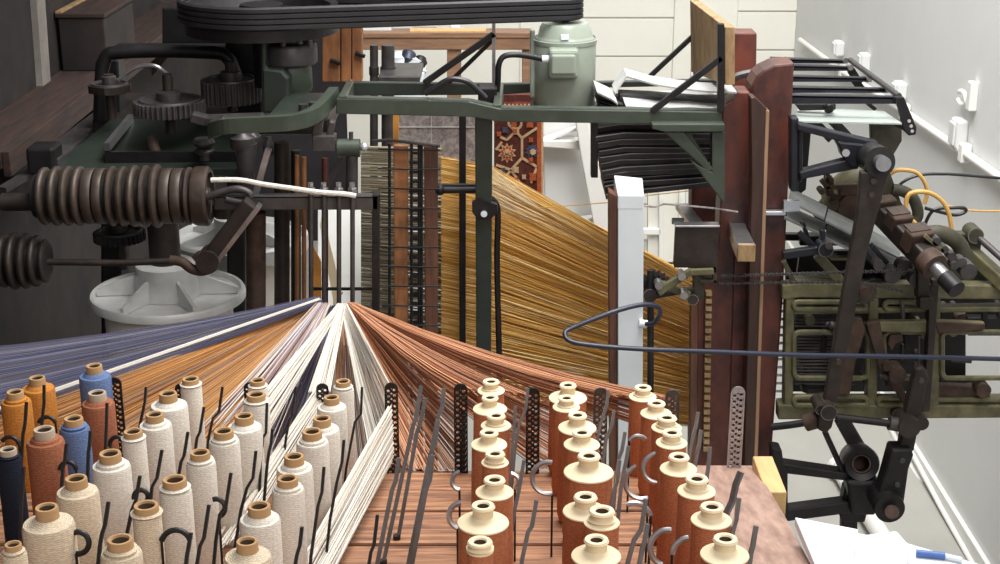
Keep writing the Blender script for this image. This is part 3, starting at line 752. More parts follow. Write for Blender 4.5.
# gearbox / clutch under the big pulley
gb = thing('clutch_unit', 'dark green clutch of stacked collars left of the two wooden uprights', 'clutch')
c = W(291,95,5.55); s = pxs(5.55, 80)
obj('collar', MB().lathe([(20*s,32*s),(26*s,32*s),(28*s,34*s),(28*s,50*s),(26*s,53*s),(14*s,54*s),(13*s,64*s),(0,64*s)], c, n=36), 'grey_iron', gb)
obj('drum', MB().lathe([(0,4*s),(20*s,4*s),(22*s,8*s),(22*s,26*s),(20*s,32*s),(0,32*s)], c, n=36), 'green_paint', gb)
obj('base', MB().lathe([(0,-14*s),(16*s,-14*s),(16*s,0),(19*s,4*s)], c, n=28), 'grey_iron', gb)
m = MB(); m.plate([(260,36),(266,36),(266,68),(282,70),(289,78),(289,114),(262,114)],5.4,.16); obj('housing', m, 'dark_green_paint', gb, .012)
for x, y in ((283,46),(300,44),(310,47)): obj('bolt', MB().cyl(W(x,y,5.42), W(x,y-7,5.42), .01, 8), 'grey_iron', gb)

# curved front casting
cs = thing('curved_casting', 'green painted casting curving up at its right end, above the rods', 'casting')
pp = spline([W(x,y,Y) for x,y,Y in ((212,131,5.05),(226,126,5.0),(262,124,5.0),(292,122,5.0),(312,116,5.05),(324,106,5.16),(334,94,5.35))],6)
obj('rail', MB().band(pp, .052, .034), 'green_paint', cs)
m = MB(); m.prism([W(268,116,5.05),W(300,114,5.1),W(322,100,5.3),W(300,90,5.5),W(285,96,5.4)], Vector((0,0,-.02))); obj('web', m, 'dark_green_paint', cs)
for x, y in ((303,113),(313,111)): obj('stud', MB().cyl(W(x,y,5.15), W(x,y-9,5.15), .016, 10), 'grey_iron', cs)
m = MB(); m.line((318,122),(316,140),9,5.1,.05); m.line((332,122),(326,150),6,5.1,.05); m.rect(312,136,335,152,5.08,.06); obj('drop_bracket', m, 'grey_iron', cs, .004)
cl_ = thing('left_casting', 'dark iron rail with a rounded end left of the green casting', 'casting')
m = MB(); m.line((190,118),(206,122),10,5.2,.05); m.line((204,122),(262,120),9,5.2,.06); obj('rail', m, 'grey_iron', cl_, .006)
m = MB(); m.plate([(208,122),(222,118),(246,126),(216,138),(206,134)],5.12,.06); obj('nose', m, 'grey_iron', cl_, .012)
# cups and posts below
def cup(px, y0, y1, r0, r1, Y, lab, mm='brown_iron'):
    s = pxs(Y, y0); t = thing('iron_post', lab, 'post', 'dark posts below the castings')
    a, b = W(px, y1, Y), W(px, y0, Y); h = (b-a).length
    obj('stem', MB().cyl(a, b, r1*s, 20, r0*s), mm, t)
    obj('cap', MB().lathe([(r0*s*1.02,h-.02),(r0*s*1.15,h-.01),(r0*s*1.15,h+.02),(r0*s*.7,h+.03),(r0*s*.5,h+.05),(0,h+.05)], Vector((a.x,a.y,a.z)), n=22), 'grey_iron', t)
    return t
cup(246,143,205,11,7,5.15,'tapered grey iron post with a round cap right of the spring drum','grey_iron')
cup(282,142,floor_py(5.35),8,8,5.35,'dark round post standing behind the left end of the rod frame')
cup(256,212,floor_py(5.06),10,10,5.06,'brown round post standing below the rod frame, right of the barrel','rust_iron')
cup(296,150,floor_py(5.4),5,6,5.4,'slim dark green post behind the leftmost hanging rods','dark_green_paint')
m = MB(); m.line((268,150),(252,206),6,5.0,.03); solo('slant_bar', m, 'steel', 'slanted bright flat bar beside the tapered grey post', 'bar')
# green clamp with pipe and knob
vc = thing('pipe_clamp', 'green clamp with a silver knob on top of a short grey pipe', 'clamp')
obj('pipe', MB().cyl(W(352,196,5.1), W(352,150,5.1), .021, 18), 'grey_iron', vc)
obj('clamp', MB().cyl(W(338,148,5.1), W(360,148,5.1), .032, 20), 'green_paint', vc)
obj('knob', MB().ball(W(364,147,5.1), .016), 'bright_steel', vc)
obj('stud', MB().cyl(W(351,142,5.1), W(351,132,5.1), .008, 10), 'grey_iron', vc)
# rod frame with hanging rods
rf = thing('rod_frame', 'dark angle iron frame with one leg, reached by the white rope', 'frame')
m = MB(); m.rect(214,196,378,210,4.95,.02); m.prism([W(214,196,4.95),W(378,196,4.95),W(378,193,5.12),W(214,193,5.12)], Vector((0,0,-.01))); obj('top_bar', m, 'grey_iron', rf, .003)
m = MB(); m.rect(372,195,379,330,4.95,.06); obj('leg', m, 'black_iron', rf, .003)
m = MB(); m.rect(312,288,374,290.5,4.97,.01); obj('tie_rod', m, 'black_iron', rf)
for i, (px, lab) in enumerate(((311,'leftmost of the four thin rods hung from the rod frame'),(324,'second from left of the four thin rods hung from the rod frame'),(339,'third from left of the four thin rods hung from the rod frame'),(352.5,'rightmost of the four thin rods hung from the rod frame'))):
    t = thing('hanging_rod', 'dark iron rod, '+lab, 'rod', 'thin rods hung from the rod frame')
    obj('rod', MB().cyl(W(px,188,4.94), W(px,306,4.94), .0085, 10), 'grey_iron', t)
    obj('nut', MB().lathe([(0,0),(.016,0),(.016,.02),(.010,.022),(.010,.04),(0,.04)], W(px,194,4.94), n=6), 'steel', t)
for px, py, mm, lab in ((297,155,'wood_orange','left of two upright pale wooden sticks below the green casting'),(304,157,'wood_orange','right of two upright pale wooden sticks below the green casting')):
    solo('wooden_stick', MB().cyl(W(px,floor_py(5.3),5.3), W(px,py,5.3), .008, 8, .009), mm, lab, 'stick', 'wooden sticks below the casting')
solo('red_rod', MB().cyl(W(325,floor_py(5.25),5.25), W(325,158,5.25), .012, 12), 'maroon', 'dull red upright rod behind the hanging rods', 'rod')
solo('flat_strut', MB().line((322,196),(345,150),7,5.2,.02), 'wood_edge', 'pale slanted strut left of the grey pipe', 'strut') if False else None
m = MB(); m.line((322,196),(345,152),6,5.3,.02); solo('slant_strut', m, 'grey_iron', 'grey slanted strut just left of the green clamp pipe', 'strut')
# white panel and hanging cloth stripes behind the rods
m = MB(); m.prism([W(318,208,6.2),W(362,208,6.2),W(362,345,5.72),W(318,345,5.72)], Vector((0,.02,-.02))); 
pn_ = thing('white_screen', 'white screen seen between the hanging rods', 'panel')
obj('panel', m, 'white_paint', pn_)
m = MB()
scr = lambda x, y: W(x, y, 5.715+.485*(345-y)/137*1.06-.012)
m.strands([(scr(319,234+i*4), scr(361,212+i*4)) for i in range(4)]+[(scr(338,262),scr(361,246)),(scr(340,296),scr(361,270))], .003); obj('blue_streak', m, 'thread_blue', pn_)
m = MB(); m.plate([(312,244),(321,262),(322,floor_py(5.68)),(314,floor_py(5.68))],5.68,.01); solo('orange_cloth', m, 'orange_stain', 'narrow orange strip hanging between the two left hanging rods', 'cloth')
m = MB(); m.plate([(322,212),(341,290),(341,floor_py(5.66)),(333,floor_py(5.66)),(333,300),(320,226)],5.66,.01); solo('pale_cloth', m, 'flange_cream', 'pale pink slanted strip beside the narrow orange strip', 'cloth')

# ================= top: belts, pulley, motor ========================================
yM = 5.62
mt = thing('electric_motor', 'grey green upright electric motor with a square terminal box', 'motor')
s = pxs(yM, 70); c = W(564,106,yM)
k = s
obj('body', MB().lathe([(0,0),(29*k,0),(31*k,3*k),(31*k,68*k),(30*k,70*k)], c, n=48), 'motor_green', mt)
obj('end_cap', MB().lathe([(31.6*k,64*k),(32*k,68*k),(29*k,69*k),(27*k,72*k),(25*k,80*k),(22*k,84*k),(8*k,85*k),(0,85*k)], c, n=48), 'motor_green', mt)
obj('foot_ring', MB().lathe([(32*k,-2*k),(34*k,0),(34*k,3*k),(31*k,4*k)], c, n=48), 'dark_green_paint', mt)
m = MB(); m.rect(530,30,535,98,yM-.03,.06); obj('mount_plate', m, 'motor_green', mt, .006)
yT = yM-31*k-.055
t_ = obj('terminal_box', MB().rect(549,50,579,79,yT,.09), 'motor_green', mt, .012)
obj('box_lid', MB().rect(551,55,576,75,yT-.014,.016), 'motor_green', t_, .01)
obj('gland', MB().cyl(W(542,59,yT+.03), W(549,59,yT+.03), .014, 12), 'paper_white', mt, label='white cable gland')
m = MB(); m.rect(561,35,569,40,yM-31*k*.98,.01); obj('name_plate', m, 'paper_white', mt, label='small blank pale plate')
obj('pulley', MB().lathe([(0,85*k),(4*k,85*k),(4*k,87*k),(13*k,88*k),(13*k,90*k),(11*k,92*k),(13*k,94*k),(13*k,96*k),(11*k,98*k),(13*k,100*k),(13*k,108*k),(0,108*k)], c, n=28), 'black_iron', mt)
solo('motor_cable', MB().tube(spline([W(x,y,Y) for x,y,Y in ((543,59,yT+.03),(520,55,5.5),(505,56,5.5),(499,64,5.5),(498,80,5.52),(497,92,5.55))],6), .011, 10), 'cable_black', 'black cable from the motor terminal box bending down to the rail', 'cable')
bp = W(262,20,yM); R = .285
pl = thing('belt_pulley', 'wide dark pulley wheel at the top left driven by the belts', 'pulley')
s_ = pxs(yM,15)
obj('wheel', MB().lathe([(0,-.03),(R*.8,-.03),(R,-.04),(R,.06),(R*.9,.055),(R*.85,.02),(R*.3,.02),(R*.28,.06),(0,.06)], bp, n=64), 'black_iron', pl)
obj('axle', MB().cyl(bp-UP*.25, bp-UP*.03, .04, 18), 'black_iron', pl)
mp_ = c+UP*98*k
for i, lab in enumerate(('lowest','second lowest','second highest','uppermost')):
    z = c.z+(91+5.2*i)*k; a = Vector((bp.x, bp.y, z)); b = Vector((c.x, c.y, z)); r1, r2 = R+.012, 13*k+.008
    ang = math.acos((r1-r2)/(b-a).length)
    pts = arc(a, r1, ang, 2*PI-ang, RIGHT, BACK, 40)+arc(b, r2, -ang, ang, RIGHT, BACK, 16)
    solo('drive_belt', MB().tube(pts, .0125, 6, closed=True), 'belt_black', '%s of the four black drive belts between pulley and motor' % lab, 'belt', 'black drive belts')
# dark beam behind belts
m = MB(); m.rect(322,9,576,17,5.98,.08); m.rect(322,17,338,26,5.99,.06); m.rect(460,15,560,20,6.02,.05); solo('ceiling_rail', m, 'blue_black', 'dark horizontal rail behind the drive belts along the top', 'rail', bevel=.004)

# workshop behind: wooden uprights, table, things on it
up = thing('wooden_upright', 'pair of orange brown wooden uprights bolted together left of the table', 'upright')
for x0, x1 in ((322,340),(341,351),(352,362)): obj('board', MB().rect(x0,24,x1,82,6.0,.06), 'wood_orange', up, .004)
for x, y in ((331,61),(356,54)):
    m = MB(); m.line((x-1,y-1),(x+9,y+3),3.5,5.98,.02); obj('clamp', m, 'black_iron', up, .003)
tbk = thing('work_table', 'long brown wooden work table at the back of the hall', 'table')
Yt = 8.6
m = MB(); m.rect(362,38,530,50,Yt,.07); obj('apron', m, 'wood_table', tbk, .006)
m = MB(); m.prism([W(362,38,Yt-.01),W(530,38,Yt-.01),W(530,33,Yt+.9),W(362,33,Yt+.9)], Vector((0,0,.03))); obj('table_top', m, 'wood_table', tbk, .004)
for x in (447,522):
    m = MB(); m.plate([(x,50),(x+14,50),(x+14,floor_py(Yt)),(x,floor_py(Yt))],Yt+.02,.08); obj('leg', m, 'wood_table', tbk, .004)
m = MB(); m.prism([W(410,31,Yt+.1),W(486,31,Yt+.1),W(486,28,Yt+.25),W(410,28,Yt+.25)], Vector((0,0,-.03))); solo('wooden_lath', m, 'wood_light', 'long pale wooden lath lying on the work table', 'lath')
for px, w, h, y, mm, lab in ((376,30,12,33,'cool_white','pale grey tray on the left of the work table'),(455,10,9,29,'paper_white','white tin beside the lath on the work table'),(425,26,14,27,'cool_white','pale blue grey carton at the middle of the work table')):
    m = MB(); m.rect(px-w/2,y-h+4,px+w/2,y+1,Yt+.45,.2); solo('carton', m, mm, lab, 'carton', bevel=.01)
for px, lab, r_ in ((374,'left one of two grey posts below the work table',.02),(388,'right one of two grey posts below the work table',.032)):
    t = thing('grey_post', lab, 'post'); obj('stem', MB().cyl(W(px,floor_py(7.2),7.2), W(px,45,7.2), r_, 16), 'grey_iron', t)
    obj('collar', MB().cyl(W(px,75,7.2), W(px,67,7.2), r_*1.2, 16), 'brown_iron', t)
m = MB(); m.rect(378,76,420,83,7.0,.35); bx = solo('grey_block', m, 'grey_iron', 'low grey block under the work table, just above the green rail', 'block', bevel=.008)
# crouching clutter below table: blue and white bundles
bn = thing('cloth_bundle', 'crumpled pale blue and white bundle below the work table', 'bundle')
for i, (x, y, r_, mm) in enumerate(((399,62,.06,'cool_white'),(408,58,.05,'cable_blue'),(413,68,.07,'cool_white'),(402,72,.05,'carpet_blue'),(420,62,.04,'black_iron'),(393,70,.05,'paper_white'))):
    cc = W(x, y, 8.3); m = MB(); m.lathe([(r_*math.sin(PI*j/8)*(1+.2*math.sin(j*3+i)), -r_*math.cos(PI*j/8)) for j in range(9)], cc, (.3*math.sin(i), .2, 1), 14); obj('fold', m, mm, bn)
m = MB(); m.rect(392,74,424,floor_py(8.2),8.2,.3); obj('crate', m, 'paper_white', bn)

# green main frame
fr = thing('loom_frame', 'green painted iron loom frame of rails running level across the centre', 'loom frame')
m = MB(); m.plate([(336,99),(430,101),(470,102),(500,109),(722,112),(722,125),(500,122),(470,117),(336,114)],5.2,.03)
for (x0,y0),(x1,y1) in (((336,99),(430,101)),((430,101),(470,102)),((470,102),(500,109)),((500,109),(722,112))):
    A, B = W(x0,y0,5.2), W(x1,y1,5.2); m.prism([A, B, B+BACK*.07, A+BACK*.07], Vector((0,0,-.008)))
obj('front_rail', m, 'green_paint', fr, .004)
m = MB(); m.plate([(345,82),(500,84),(735,79),(735,85),(595,88),(500,95),(345,96)],5.8,.03); obj('back_rail', m, 'dark_green_paint', fr, .004)
m = MB(); m.bar(W(343,104,5.22), W(350,89,5.8), .03, .06); m.bar(W(497,113,5.22), W(500,90,5.8), .03, .06); objs('cross_rail', m, 'green_paint', fr, .004)
fp = floor_py(5.24)
m = MB(); m.plate([(475,116),(492.5,116),(489,fp),(478,fp)],5.24,.05); obj('post', m, 'dark_green_paint', fr, .004)
m = MB(); m.plate([(459,116),(466,116),(465,fp),(460,fp)],5.5,.03); obj('slim_post', m, 'black_iron', fr, .003)
m = MB(); m.cyl(W(438,190,5.35), W(478,190,5.35), .013, 12); m.cyl(W(438,185.5,5.4), W(476,185.5,5.4), .008, 10); m.ball(W(440,190,5.35), .02); obj('cross_tube', m, 'black_iron', fr)
m = MB(); m.plate([(472,203),(480,199),(497,205),(498,212),(492,218),(478,220),(472,212)],5.22,.03); m.tube(spline([W(x,y,5.3) for x,y in ((488,196),(496,204),(498,218),(497,260),(499,350),(500,420))],5), .012, 8); obj('hinge_lug', m, 'black_iron', fr)
obj('bolt', MB().cyl(W(484,214,5.22), W(484,214,5.2), .012, 10), 'bright_steel', fr)
m = MB(); m.line((424,84),(495,34),6,5.75,.03); m.line((448,84),(493,40),4,5.8,.02); obj('diagonal_brace', m, 'black_iron', fr, .003)
m = MB(); m.rect(492,18,495.5,92,5.75,.02); obj('upright_rod', m, 'steel', fr)
m = MB(); m.rect(478,88,497,106,5.45,.1); obj('junction_block', m, 'black_iron', fr, .006)
m = MB(); m.tube(spline([W(x,y,5.3) for x,y in ((425,94),(440,84),(452,79),(468,82),(480,92),(486,98))],6), .01, 8); obj('hose', m, 'cable_black', fr)
# end bracket under right end of front rail
m = MB(); m.plate([(652,124),(725,124),(725,132),(664,132),(652,129)],5.15,.06)
m.plate([(664,132),(684,132),(714,170),(708,172)],5.17,.04); m.plate([(684,132),(690,132),(712,168),(709,172)],5.2,.03)
m.plate([(712,132),(725,132),(725,205),(712,188),(690,160),(700,166),(712,172)],5.17,.05); obj('corner_bracket', m, 'green_paint', fr, .004)
m = MB(); m.rect(591,122,598,178,5.4,.04); obj('card_stop', m, 'black_iron', fr, .003)
# angle uprights with wooden board on the frame
m = MB(); m.rect(718,24,724.5,112,5.19,.03); m.line((652,112),(722,58),6,5.19,.02); obj('front_angle', m, 'black_iron', fr, .002)
m = MB(); m.rect(694,0,699,82,5.79,.03); m.line((650,77),(697,33),4.5,5.79,.02); obj('back_angle', m, 'black_iron', fr, .002)
bdx = W(725,50,5.2).x
m = MB()
a_, b_, c_, d_ = W(735,27,5.2), W(735,85,5.2), W(700,72,5.8), W(699,0,5.8)
m.prism([a_, b_, c_, d_], Vector((-.035,0,0)))
solo('wooden_board', m, 'wood_tan', 'worn tan wooden board standing on edge above the punched cards', 'board', bevel=.003)

# punched card chain lying over the rails, hanging black cards below
pc = thing('punched_cards', 'pale grey punched card strip folded over the rails right of the motor', 'card chain')
def ribbon(pts, Yd, t=.006):
    m = MB()
    for (x0,y0,Ya),(x1,y1,Yb) in zip(pts[:-1], pts[1:]):
        a, b = W(x0,y0,Ya), W(x1,y1,Yb); m.prism([a, b, b+BACK*Yd, a+BACK*Yd], Vector((0,0,-t)))
    return m
obj('upper_card', ribbon([(615,93,5.4),(627,76,5.45),(655,84,5.35),(680,88,5.3),(708,91,5.28),(737,92,5.28)], .16), 'paper_card', pc)
obj('lower_card', ribbon([(626,106,5.26),(660,108,5.26),(690,107,5.26),(724,109,5.26)], .30), 'paper_card', pc)
obj('fold_card', ribbon([(597,92,5.35),(612,99,5.3),(618,104,5.28)], .22), 'paper_card', pc)
obj('card_backs', ribbon([(620,95,5.42),(650,96,5.4),(700,100,5.35),(722,100,5.35)], .1, .02), 'black_card', pc)
for i in range(4):
    obj('folded_cards', ribbon([(598,97+i*3,5.4),(626,106+i*3,5.36)], .2, .004), 'black_card', pc)
hc = thing('hanging_cards', 'deep stack of black punched cards hanging below the green rail', 'card chain')
for i in range(13):
    y = 124+i*5; sh = random.uniform(-3, 3); x0 = 594+i*1.0
    xr_ = 712
    yl = y+random.uniform(-1,2)+max(0, i-6)*1.0; yr = y-.2*i
    Yc = 5.42+random.uniform(-.03,.03)
    kx = 612+random.uniform(0,14)+i
    m = MB(); m.m = 0
    m.prism([W(x0,yl+3,Yc), W(kx,yl-1,Yc), W(xr_,yr,Yc), W(xr_,yr+5.2,Yc), W(kx,yl+4,Yc), W(x0,yl+8,Yc)], Vector((0,.32,0)))
    m.m = 1
    m.prism([W(x0,yl+3,Yc-.003), W(kx,yl-1,Yc-.003), W(xr_,yr,Yc-.003), W(xr_,yr+.7,Yc-.003), W(kx,yl+.0,Yc-.003), W(x0,yl+4,Yc-.003)], Vector((0,.003,0)))
    obj('card_row', m, ['black_card','card_edge'], hc)

# ================= carpets and centre ================================================
Yk = 6.2
cp = thing('patterned_carpet', 'red brown patterned carpet hanging behind the motor with orange edge', 'carpet')
obj('pile', MB().plate([(494,95),(541,95),(543,200),(540,206),(494,206)],Yk,.02), 'carpet_brown', cp)
m = MB(); m.rect(537,110,541.5,202,Yk-.004,.024); m.rect(494,108,541,111,Yk-.004,.02); obj('border', m, 'carpet_orange', cp)
m = MB(); m.rect(541.5,108,543.5,200,Yk-.004,.024); obj('selvedge', m, 'carpet_cream', cp)
m = MB()
LT = [((497,112),(508,116)),((508,116),(515,110)),((515,110),(522,117)),((522,117),(530,112)),((508,116),(509,125)),((522,117),(521,126)),((509,125),(522,138)),((521,126),(507,140)),((522,138),(522,158)),((507,140),(500,137)),((522,138),(537,128)),((522,158),(511,170)),((522,158),(537,167)),((511,170),(503,180)),((511,170),(522,186)),((537,167),(531,183)),((522,186),(537,196)),((522,186),(512,196)),((496,150),(502,142)),((496,165),(511,170))]
for a_, b_ in LT: m.line(a_, b_, 2.4, Yk-.004, .006)
obj('lattice', m, 'carpet_cream', cp)
m = MB()
for x, y, r_, n_, mi in ((507,153,9.5,10,2),(507,153,7.5,10,0),(507,153,4.5,8,2),(507,153,2.5,6,1),(516,131,5,4,2),(514,124,4,4,0),(531,140,3,4,0),(516,170,4,4,2),(531,160,3,4,0),(524,177,3,4,2),(499,134,3,4,0),(500,172,3,4,2),(532,151,7.5,10,1),(533,152,3.5,8,2),(517,118,5,4,0),(515,181,5,4,0),(530,124,5,4,0),(533,177,5,4,0),(530,194,4,4,0),(515,131,3,4,0),(507,152,2,6,2),(505,130,4,4,1),(503,170,3,4,1)):
    m.m = mi; y_ = Yk-.002-.001*(10-r_)
    m.plate([(x+r_*math.cos(2*PI*j/(2*n_))*(1 if j % 2 else .62), y+r_*1.08*math.sin(2*PI*j/(2*n_))*(1 if j % 2 else .62)) for j in range(2*n_)], y_, .004)
obj('medallions', m, ['carpet_orange','carpet_blue','carpet_cream'], cp)
m = MB(); m.rect(495,95,540,103,Yk-.02,.05); m.m = 1; m.rect(495,102,540,108,Yk-.024,.05); m.m = 2
for i in range(11): m.rect(496+i*4,104,498+i*4,106,Yk-.027,.004)
obj('top_band', m, ['carpet_brown','carpet_red','carpet_cream'], cp)
gc = thing('grey_carpet', 'mottled grey carpet back hanging above the gold cords', 'carpet')
obj('cloth', MB().plate([(394,112),(476,112),(476,176),(394,176)],6.25,.03), 'grey_carpet', gc)
m = MB(); m.rect(394,127,476,127.6,6.246,.004); m.rect(431,112,431.5,160,6.246,.004); obj('seam', m, 'barrel_grey', gc)
solo('yellow_rod', MB().rect(393,106,398.5,floor_py(6.0),6.0,.03), 'orange_stain', 'upright yellow strip left of the mottled grey carpet', 'strip')

# white boxed bench behind
wb = thing('white_bench', 'white painted boxed bench behind the gold cords, right of the carpet', 'bench')
obj('end_board', MB().plate([(575,118),(588,118),(593,147),(609,192),(612,340),(600,340),(596,238),(580,151)],7.2,.12), 'white_paint', wb, .006)
obj('side_panel', MB().plate([(542,118),(582,118),(596,235),(546,240)],7.4,.06), 'white_wall', wb, .006)
obj('step_edge', MB().plate([(542,141),(580,141),(582,150),(542,147)],7.3,.08), 'white_paint', wb, .004)
obj('lower_edge', MB().plate([(540,226),(597,218),(598,224),(540,236)],7.3,.08), 'white_paint', wb, .004)
obj('brace', MB().plate([(542,140),(576,128),(577,131),(542,144)],7.32,.06), 'white_paint', wb, .004)
obj('foot', MB().plate([(540,240),(600,240),(625,floor_py(7.5)),(540,floor_py(7.5))],7.5,.1), 'white_paint', wb, .006)
m = MB(); m.rect(648,165,685,264,8.2,.05); wd = thing('white_door_leaf', 'pale cream panelled door leaf seen under the black cards', 'door')
obj('leaf', m, 'white_siding', wd)
m = MB(); m.rect(659,165,663,262,8.17,.03); m.rect(679,165,683,262,8.17,.03); m.rect(643,229,661,235,8.17,.03); obj('moulding', m, 'white_paint', wd, .004)
m = MB(); m.rect(640,262,690,floor_py(8.2),8.2,.05); obj('lower_leaf', m, 'white_siding', wd)
m = MB(); m.line((645,196),(690,191),.7,8.1,.01); obj('wire', m, 'wood_tan', wd)

# gold harness cords
def yplane(a, b): return (W(*a), W(*b))
gp = []
for l in range(7):
    Yl = 5.55+.11*l
    for i in range(210):
        t = (i+random.random())/210
        if l % 2 == 0:
            a = (441, 156+t*235); b = (700, 285+t*140+random.uniform(-5,5))
        else:
            t2 = (1-t) if l == 3 else t
            a = (441, 158+t*230); b = (700, 283+t2*140+random.uniform(-6,6))
        mid_ = ((a[0]+b[0])/2, (a[1]+b[1])/2)
        gp.append((W(a[0],a[1],Yl), W(490,166+(a[1]-156)*1.0+random.uniform(-2,2),Yl), W(b[0],b[1],Yl+random.uniform(-.05,.05))))
_m = MB()
for q in gp: _m.tube(q, .0018, 3, caps=False)
solo('harness_cords', _m, 'thread_gold', 'broad web of gold brown harness cords spanning behind the white post', 'cords', kind='stuff')
gp = []
for i in range(26):
    t = i/26; gp.append((W(489,166+t*40,5.5), W(590+t*60,238+t*34,5.6+random.random()*.3)))
solo('harness_cords', MB().strands(gp, .0018, 3, 2, .0), 'flange_cream', 'pale loose cords slanting along the top edge of the gold web', 'cords', kind='stuff')
gp = []
for l in range(3):
    for i in range(105):
        t = (i+random.random())/105
        gp.append((W(361,146+t*185,5.6+.12*l), W(442,148+t*192+random.uniform(-2,2),5.6+.12*l)))
solo('harness_cords', MB().strands(gp, .003, 3, 1), 'thread_olive', 'olive grey level cords between the white panel and the wooden harness boards', 'cords', kind='stuff')
# harness boards with wire frames
def hboard(x0, x1, y0, Y, mm, lab):
    solo('harness_board', MB().plate([(x0,y0),(x1,y0),(x1-1,floor_py(Y)),(x0+2,floor_py(Y))],Y,.03), mm, lab, 'board', 'upright harness boards', bevel=.004)
hboard(393.5,408,146,5.3,'wood_orange','orange brown upright harness board, left of the brown one')
hboard(424,438,146,5.34,'wood_board','dark brown upright harness board, right of the orange one')
hboard(379,391,146,5.5,'wood_board','short brown board end behind the orange harness board') if False else None
wf = thing('wire_rack', 'dark wire rack of upright rods and cross wires around the harness boards', 'rack')
for x in (389.5,411.5,419,421.5): obj('upright_wire', MB().cyl(W(x,floor_py(5.28),5.28), W(x,143,5.28), .0055, 8), 'black_iron', wf)
for j in range(10):
    y = 149+j*19.5
    obj('cross_wire', MB().tube([W(378,y,5.27), W(410,y+1,5.27), W(440,y+1,5.27)], .0032, 6), 'black_iron', wf)
m = MB()
for j in range(20):
    y = 152+j*9.5; m.rect(409+random.uniform(0,2),y,423,y+2.6,5.36,.03)
objs('spacer', m, 'brown_iron', wf)
m = MB(); m.tube([W(372,141,5.27), W(390,140,5.27), W(440,146,5.27)], .006, 8); obj('top_wire', m, 'grey_iron', wf)

# white post, blue cable, thin rod
wp = thing('white_post', 'tall white square post with a sloping top in front of the gold cords', 'post')
fp = floor_py(5.0)
m = MB(); m.plate([(618,196),(644,196),(640,fp),(618,fp)],5.0,.09)
A = [W(618,195.5,4.999), W(644,195.5,4.999)]; Bk = [W(642.5,178,5.14), W(614,175,5.14)]
m.prism(A+Bk, Vector((0,0,-.05)))
obj('post', m, 'cool_white', wp, .003)
m = MB(); m.plate([(609,192),(617.5,197),(617.5,fp),(611,fp)],5.02,.07); obj('brown_side', m, 'wood_board', wp, .002, 'bare brown side board')
obj('socket', MB().cyl(W(639,323,4.99), W(647,324,4.99), .014, 14), 'paper_white', wp, label='white cable socket')
Yc = 4.85
P = [(646,324,4.98),(654,323,4.96),(660,313,4.93),(656,306,4.9),(640,305,4.88),(610,313,4.85),(572,328,4.82),(565,334,4.8),(570,341,4.78),(590,345,4.77),(640,349,4.77),(720,352,4.8),(800,355,4.85),(900,356.5,4.95),(1000,359,5.05),(1040,360,5.1)]
solo('blue_cable', MB().tube(spline([W(*p) for p in P],8), .0085, 10), 'cable_blue', 'dark blue cable looping from the white post and running level to the right', 'cable')
solo('thin_rod', MB().tube([W(650.5,270,5.1), W(650.5,floor_py(5.1),5.1)], .012, 10), 'black_iron', 'thin upright dark rod just right of the white post', 'rod')
m = MB()
for i in range(9): m.rect(641,340+i*5,647,342+i*5,5.12,.03)
m.rect(640,262,641.5,390,5.13,.02)
# ================= red columns ========================================================
fp = floor_py(5.3)
rc = thing('red_column', 'tall maroon wooden column with a rounded top, rightmost of the columns', 'column', 'maroon loom columns')
pts = [(752,86),(757,76),(764,70),(775,65),(795,63),(794,70),(783,300),(770,478),(768,fp),(735,fp),(740,300)]
obj('timber', MB().plate(pts,5.32,.14), 'maroon', rc, .008)
m = MB()
for x, y in ((755,413),(757,424),(753,433),(757,441)): m.cyl(W(x,y,5.322)-BACK*.004, W(x,y,5.322)+BACK*.01, .006, 8)
obj('bolt_holes', m, 'hole_dark', rc)
r2 = thing('red_column', 'maroon column with a notched top left of the upright front board', 'column', 'maroon loom columns')
obj('timber', MB().plate([(722,104),(726,104),(736,98),(738,92),(750,92),(752,96),(746,250),(737,400),(735,fp),(694,fp),(697,300),(706,262),(718,250),(721,190)],5.3,.12), 'maroon', r2, .006)
obj('side_batten', MB().plate([(691,300),(698,300),(695,fp),(688,fp)],5.24,.05), 'wood_board', r2, .003)
m = MB(); m.plate([(735,250),(748,230),(746,300),(737,480),(728,480)],5.285,.02); obj('gap_shade', m, 'maroon_dark', r2, .002)  # dark strip stands in for the shade in the gap between columns
t_ = MB()
for i in range(22):
    y = 292+i*7.4; t_.rect(706-i*.12,y,712-i*.12,y+4.2,5.27,.03)
obj('teeth', t_, 'wood_tan', r2, label='pale row of small teeth')
fb = thing('front_board', 'upright brown board with a pale edge in front of the maroon columns', 'board')
obj('board', MB().plate([(751,98),(755,97),(768,110),(768,118),(757,480),(756,fp),(742,fp),(744,480),(752,180)],5.18,.07), 'board_dark', fb, .003)
obj('pale_edge', MB().plate([(766,110),(769.5,111),(757,480),(753.5,480)],5.175,.05), 'wood_edge', fb, .002, 'pale edge')  # paler strip down the right edge of the board
r3 = thing('red_column', 'shorter maroon column set back behind the tan wooden board', 'column', 'maroon loom columns')
fp3 = floor_py(5.95)
obj('timber', MB().plate([(726,33),(757,33),(756,90),(748,100),(722,100)],5.92,.12), 'maroon', r3, .006)
obj('lower_timber', MB().plate([(692,150),(724,150),(722,fp3),(690,fp3)],5.75,.12), 'maroon_dark', r3, .006)
m = MB(); m.tube(spline([W(x,y,5.75) for x,y in ((722,96),(726,84),(738,76),(756,72),(764,70))],6), .016, 8); obj('curved_strap', m, 'grey_iron', r3)
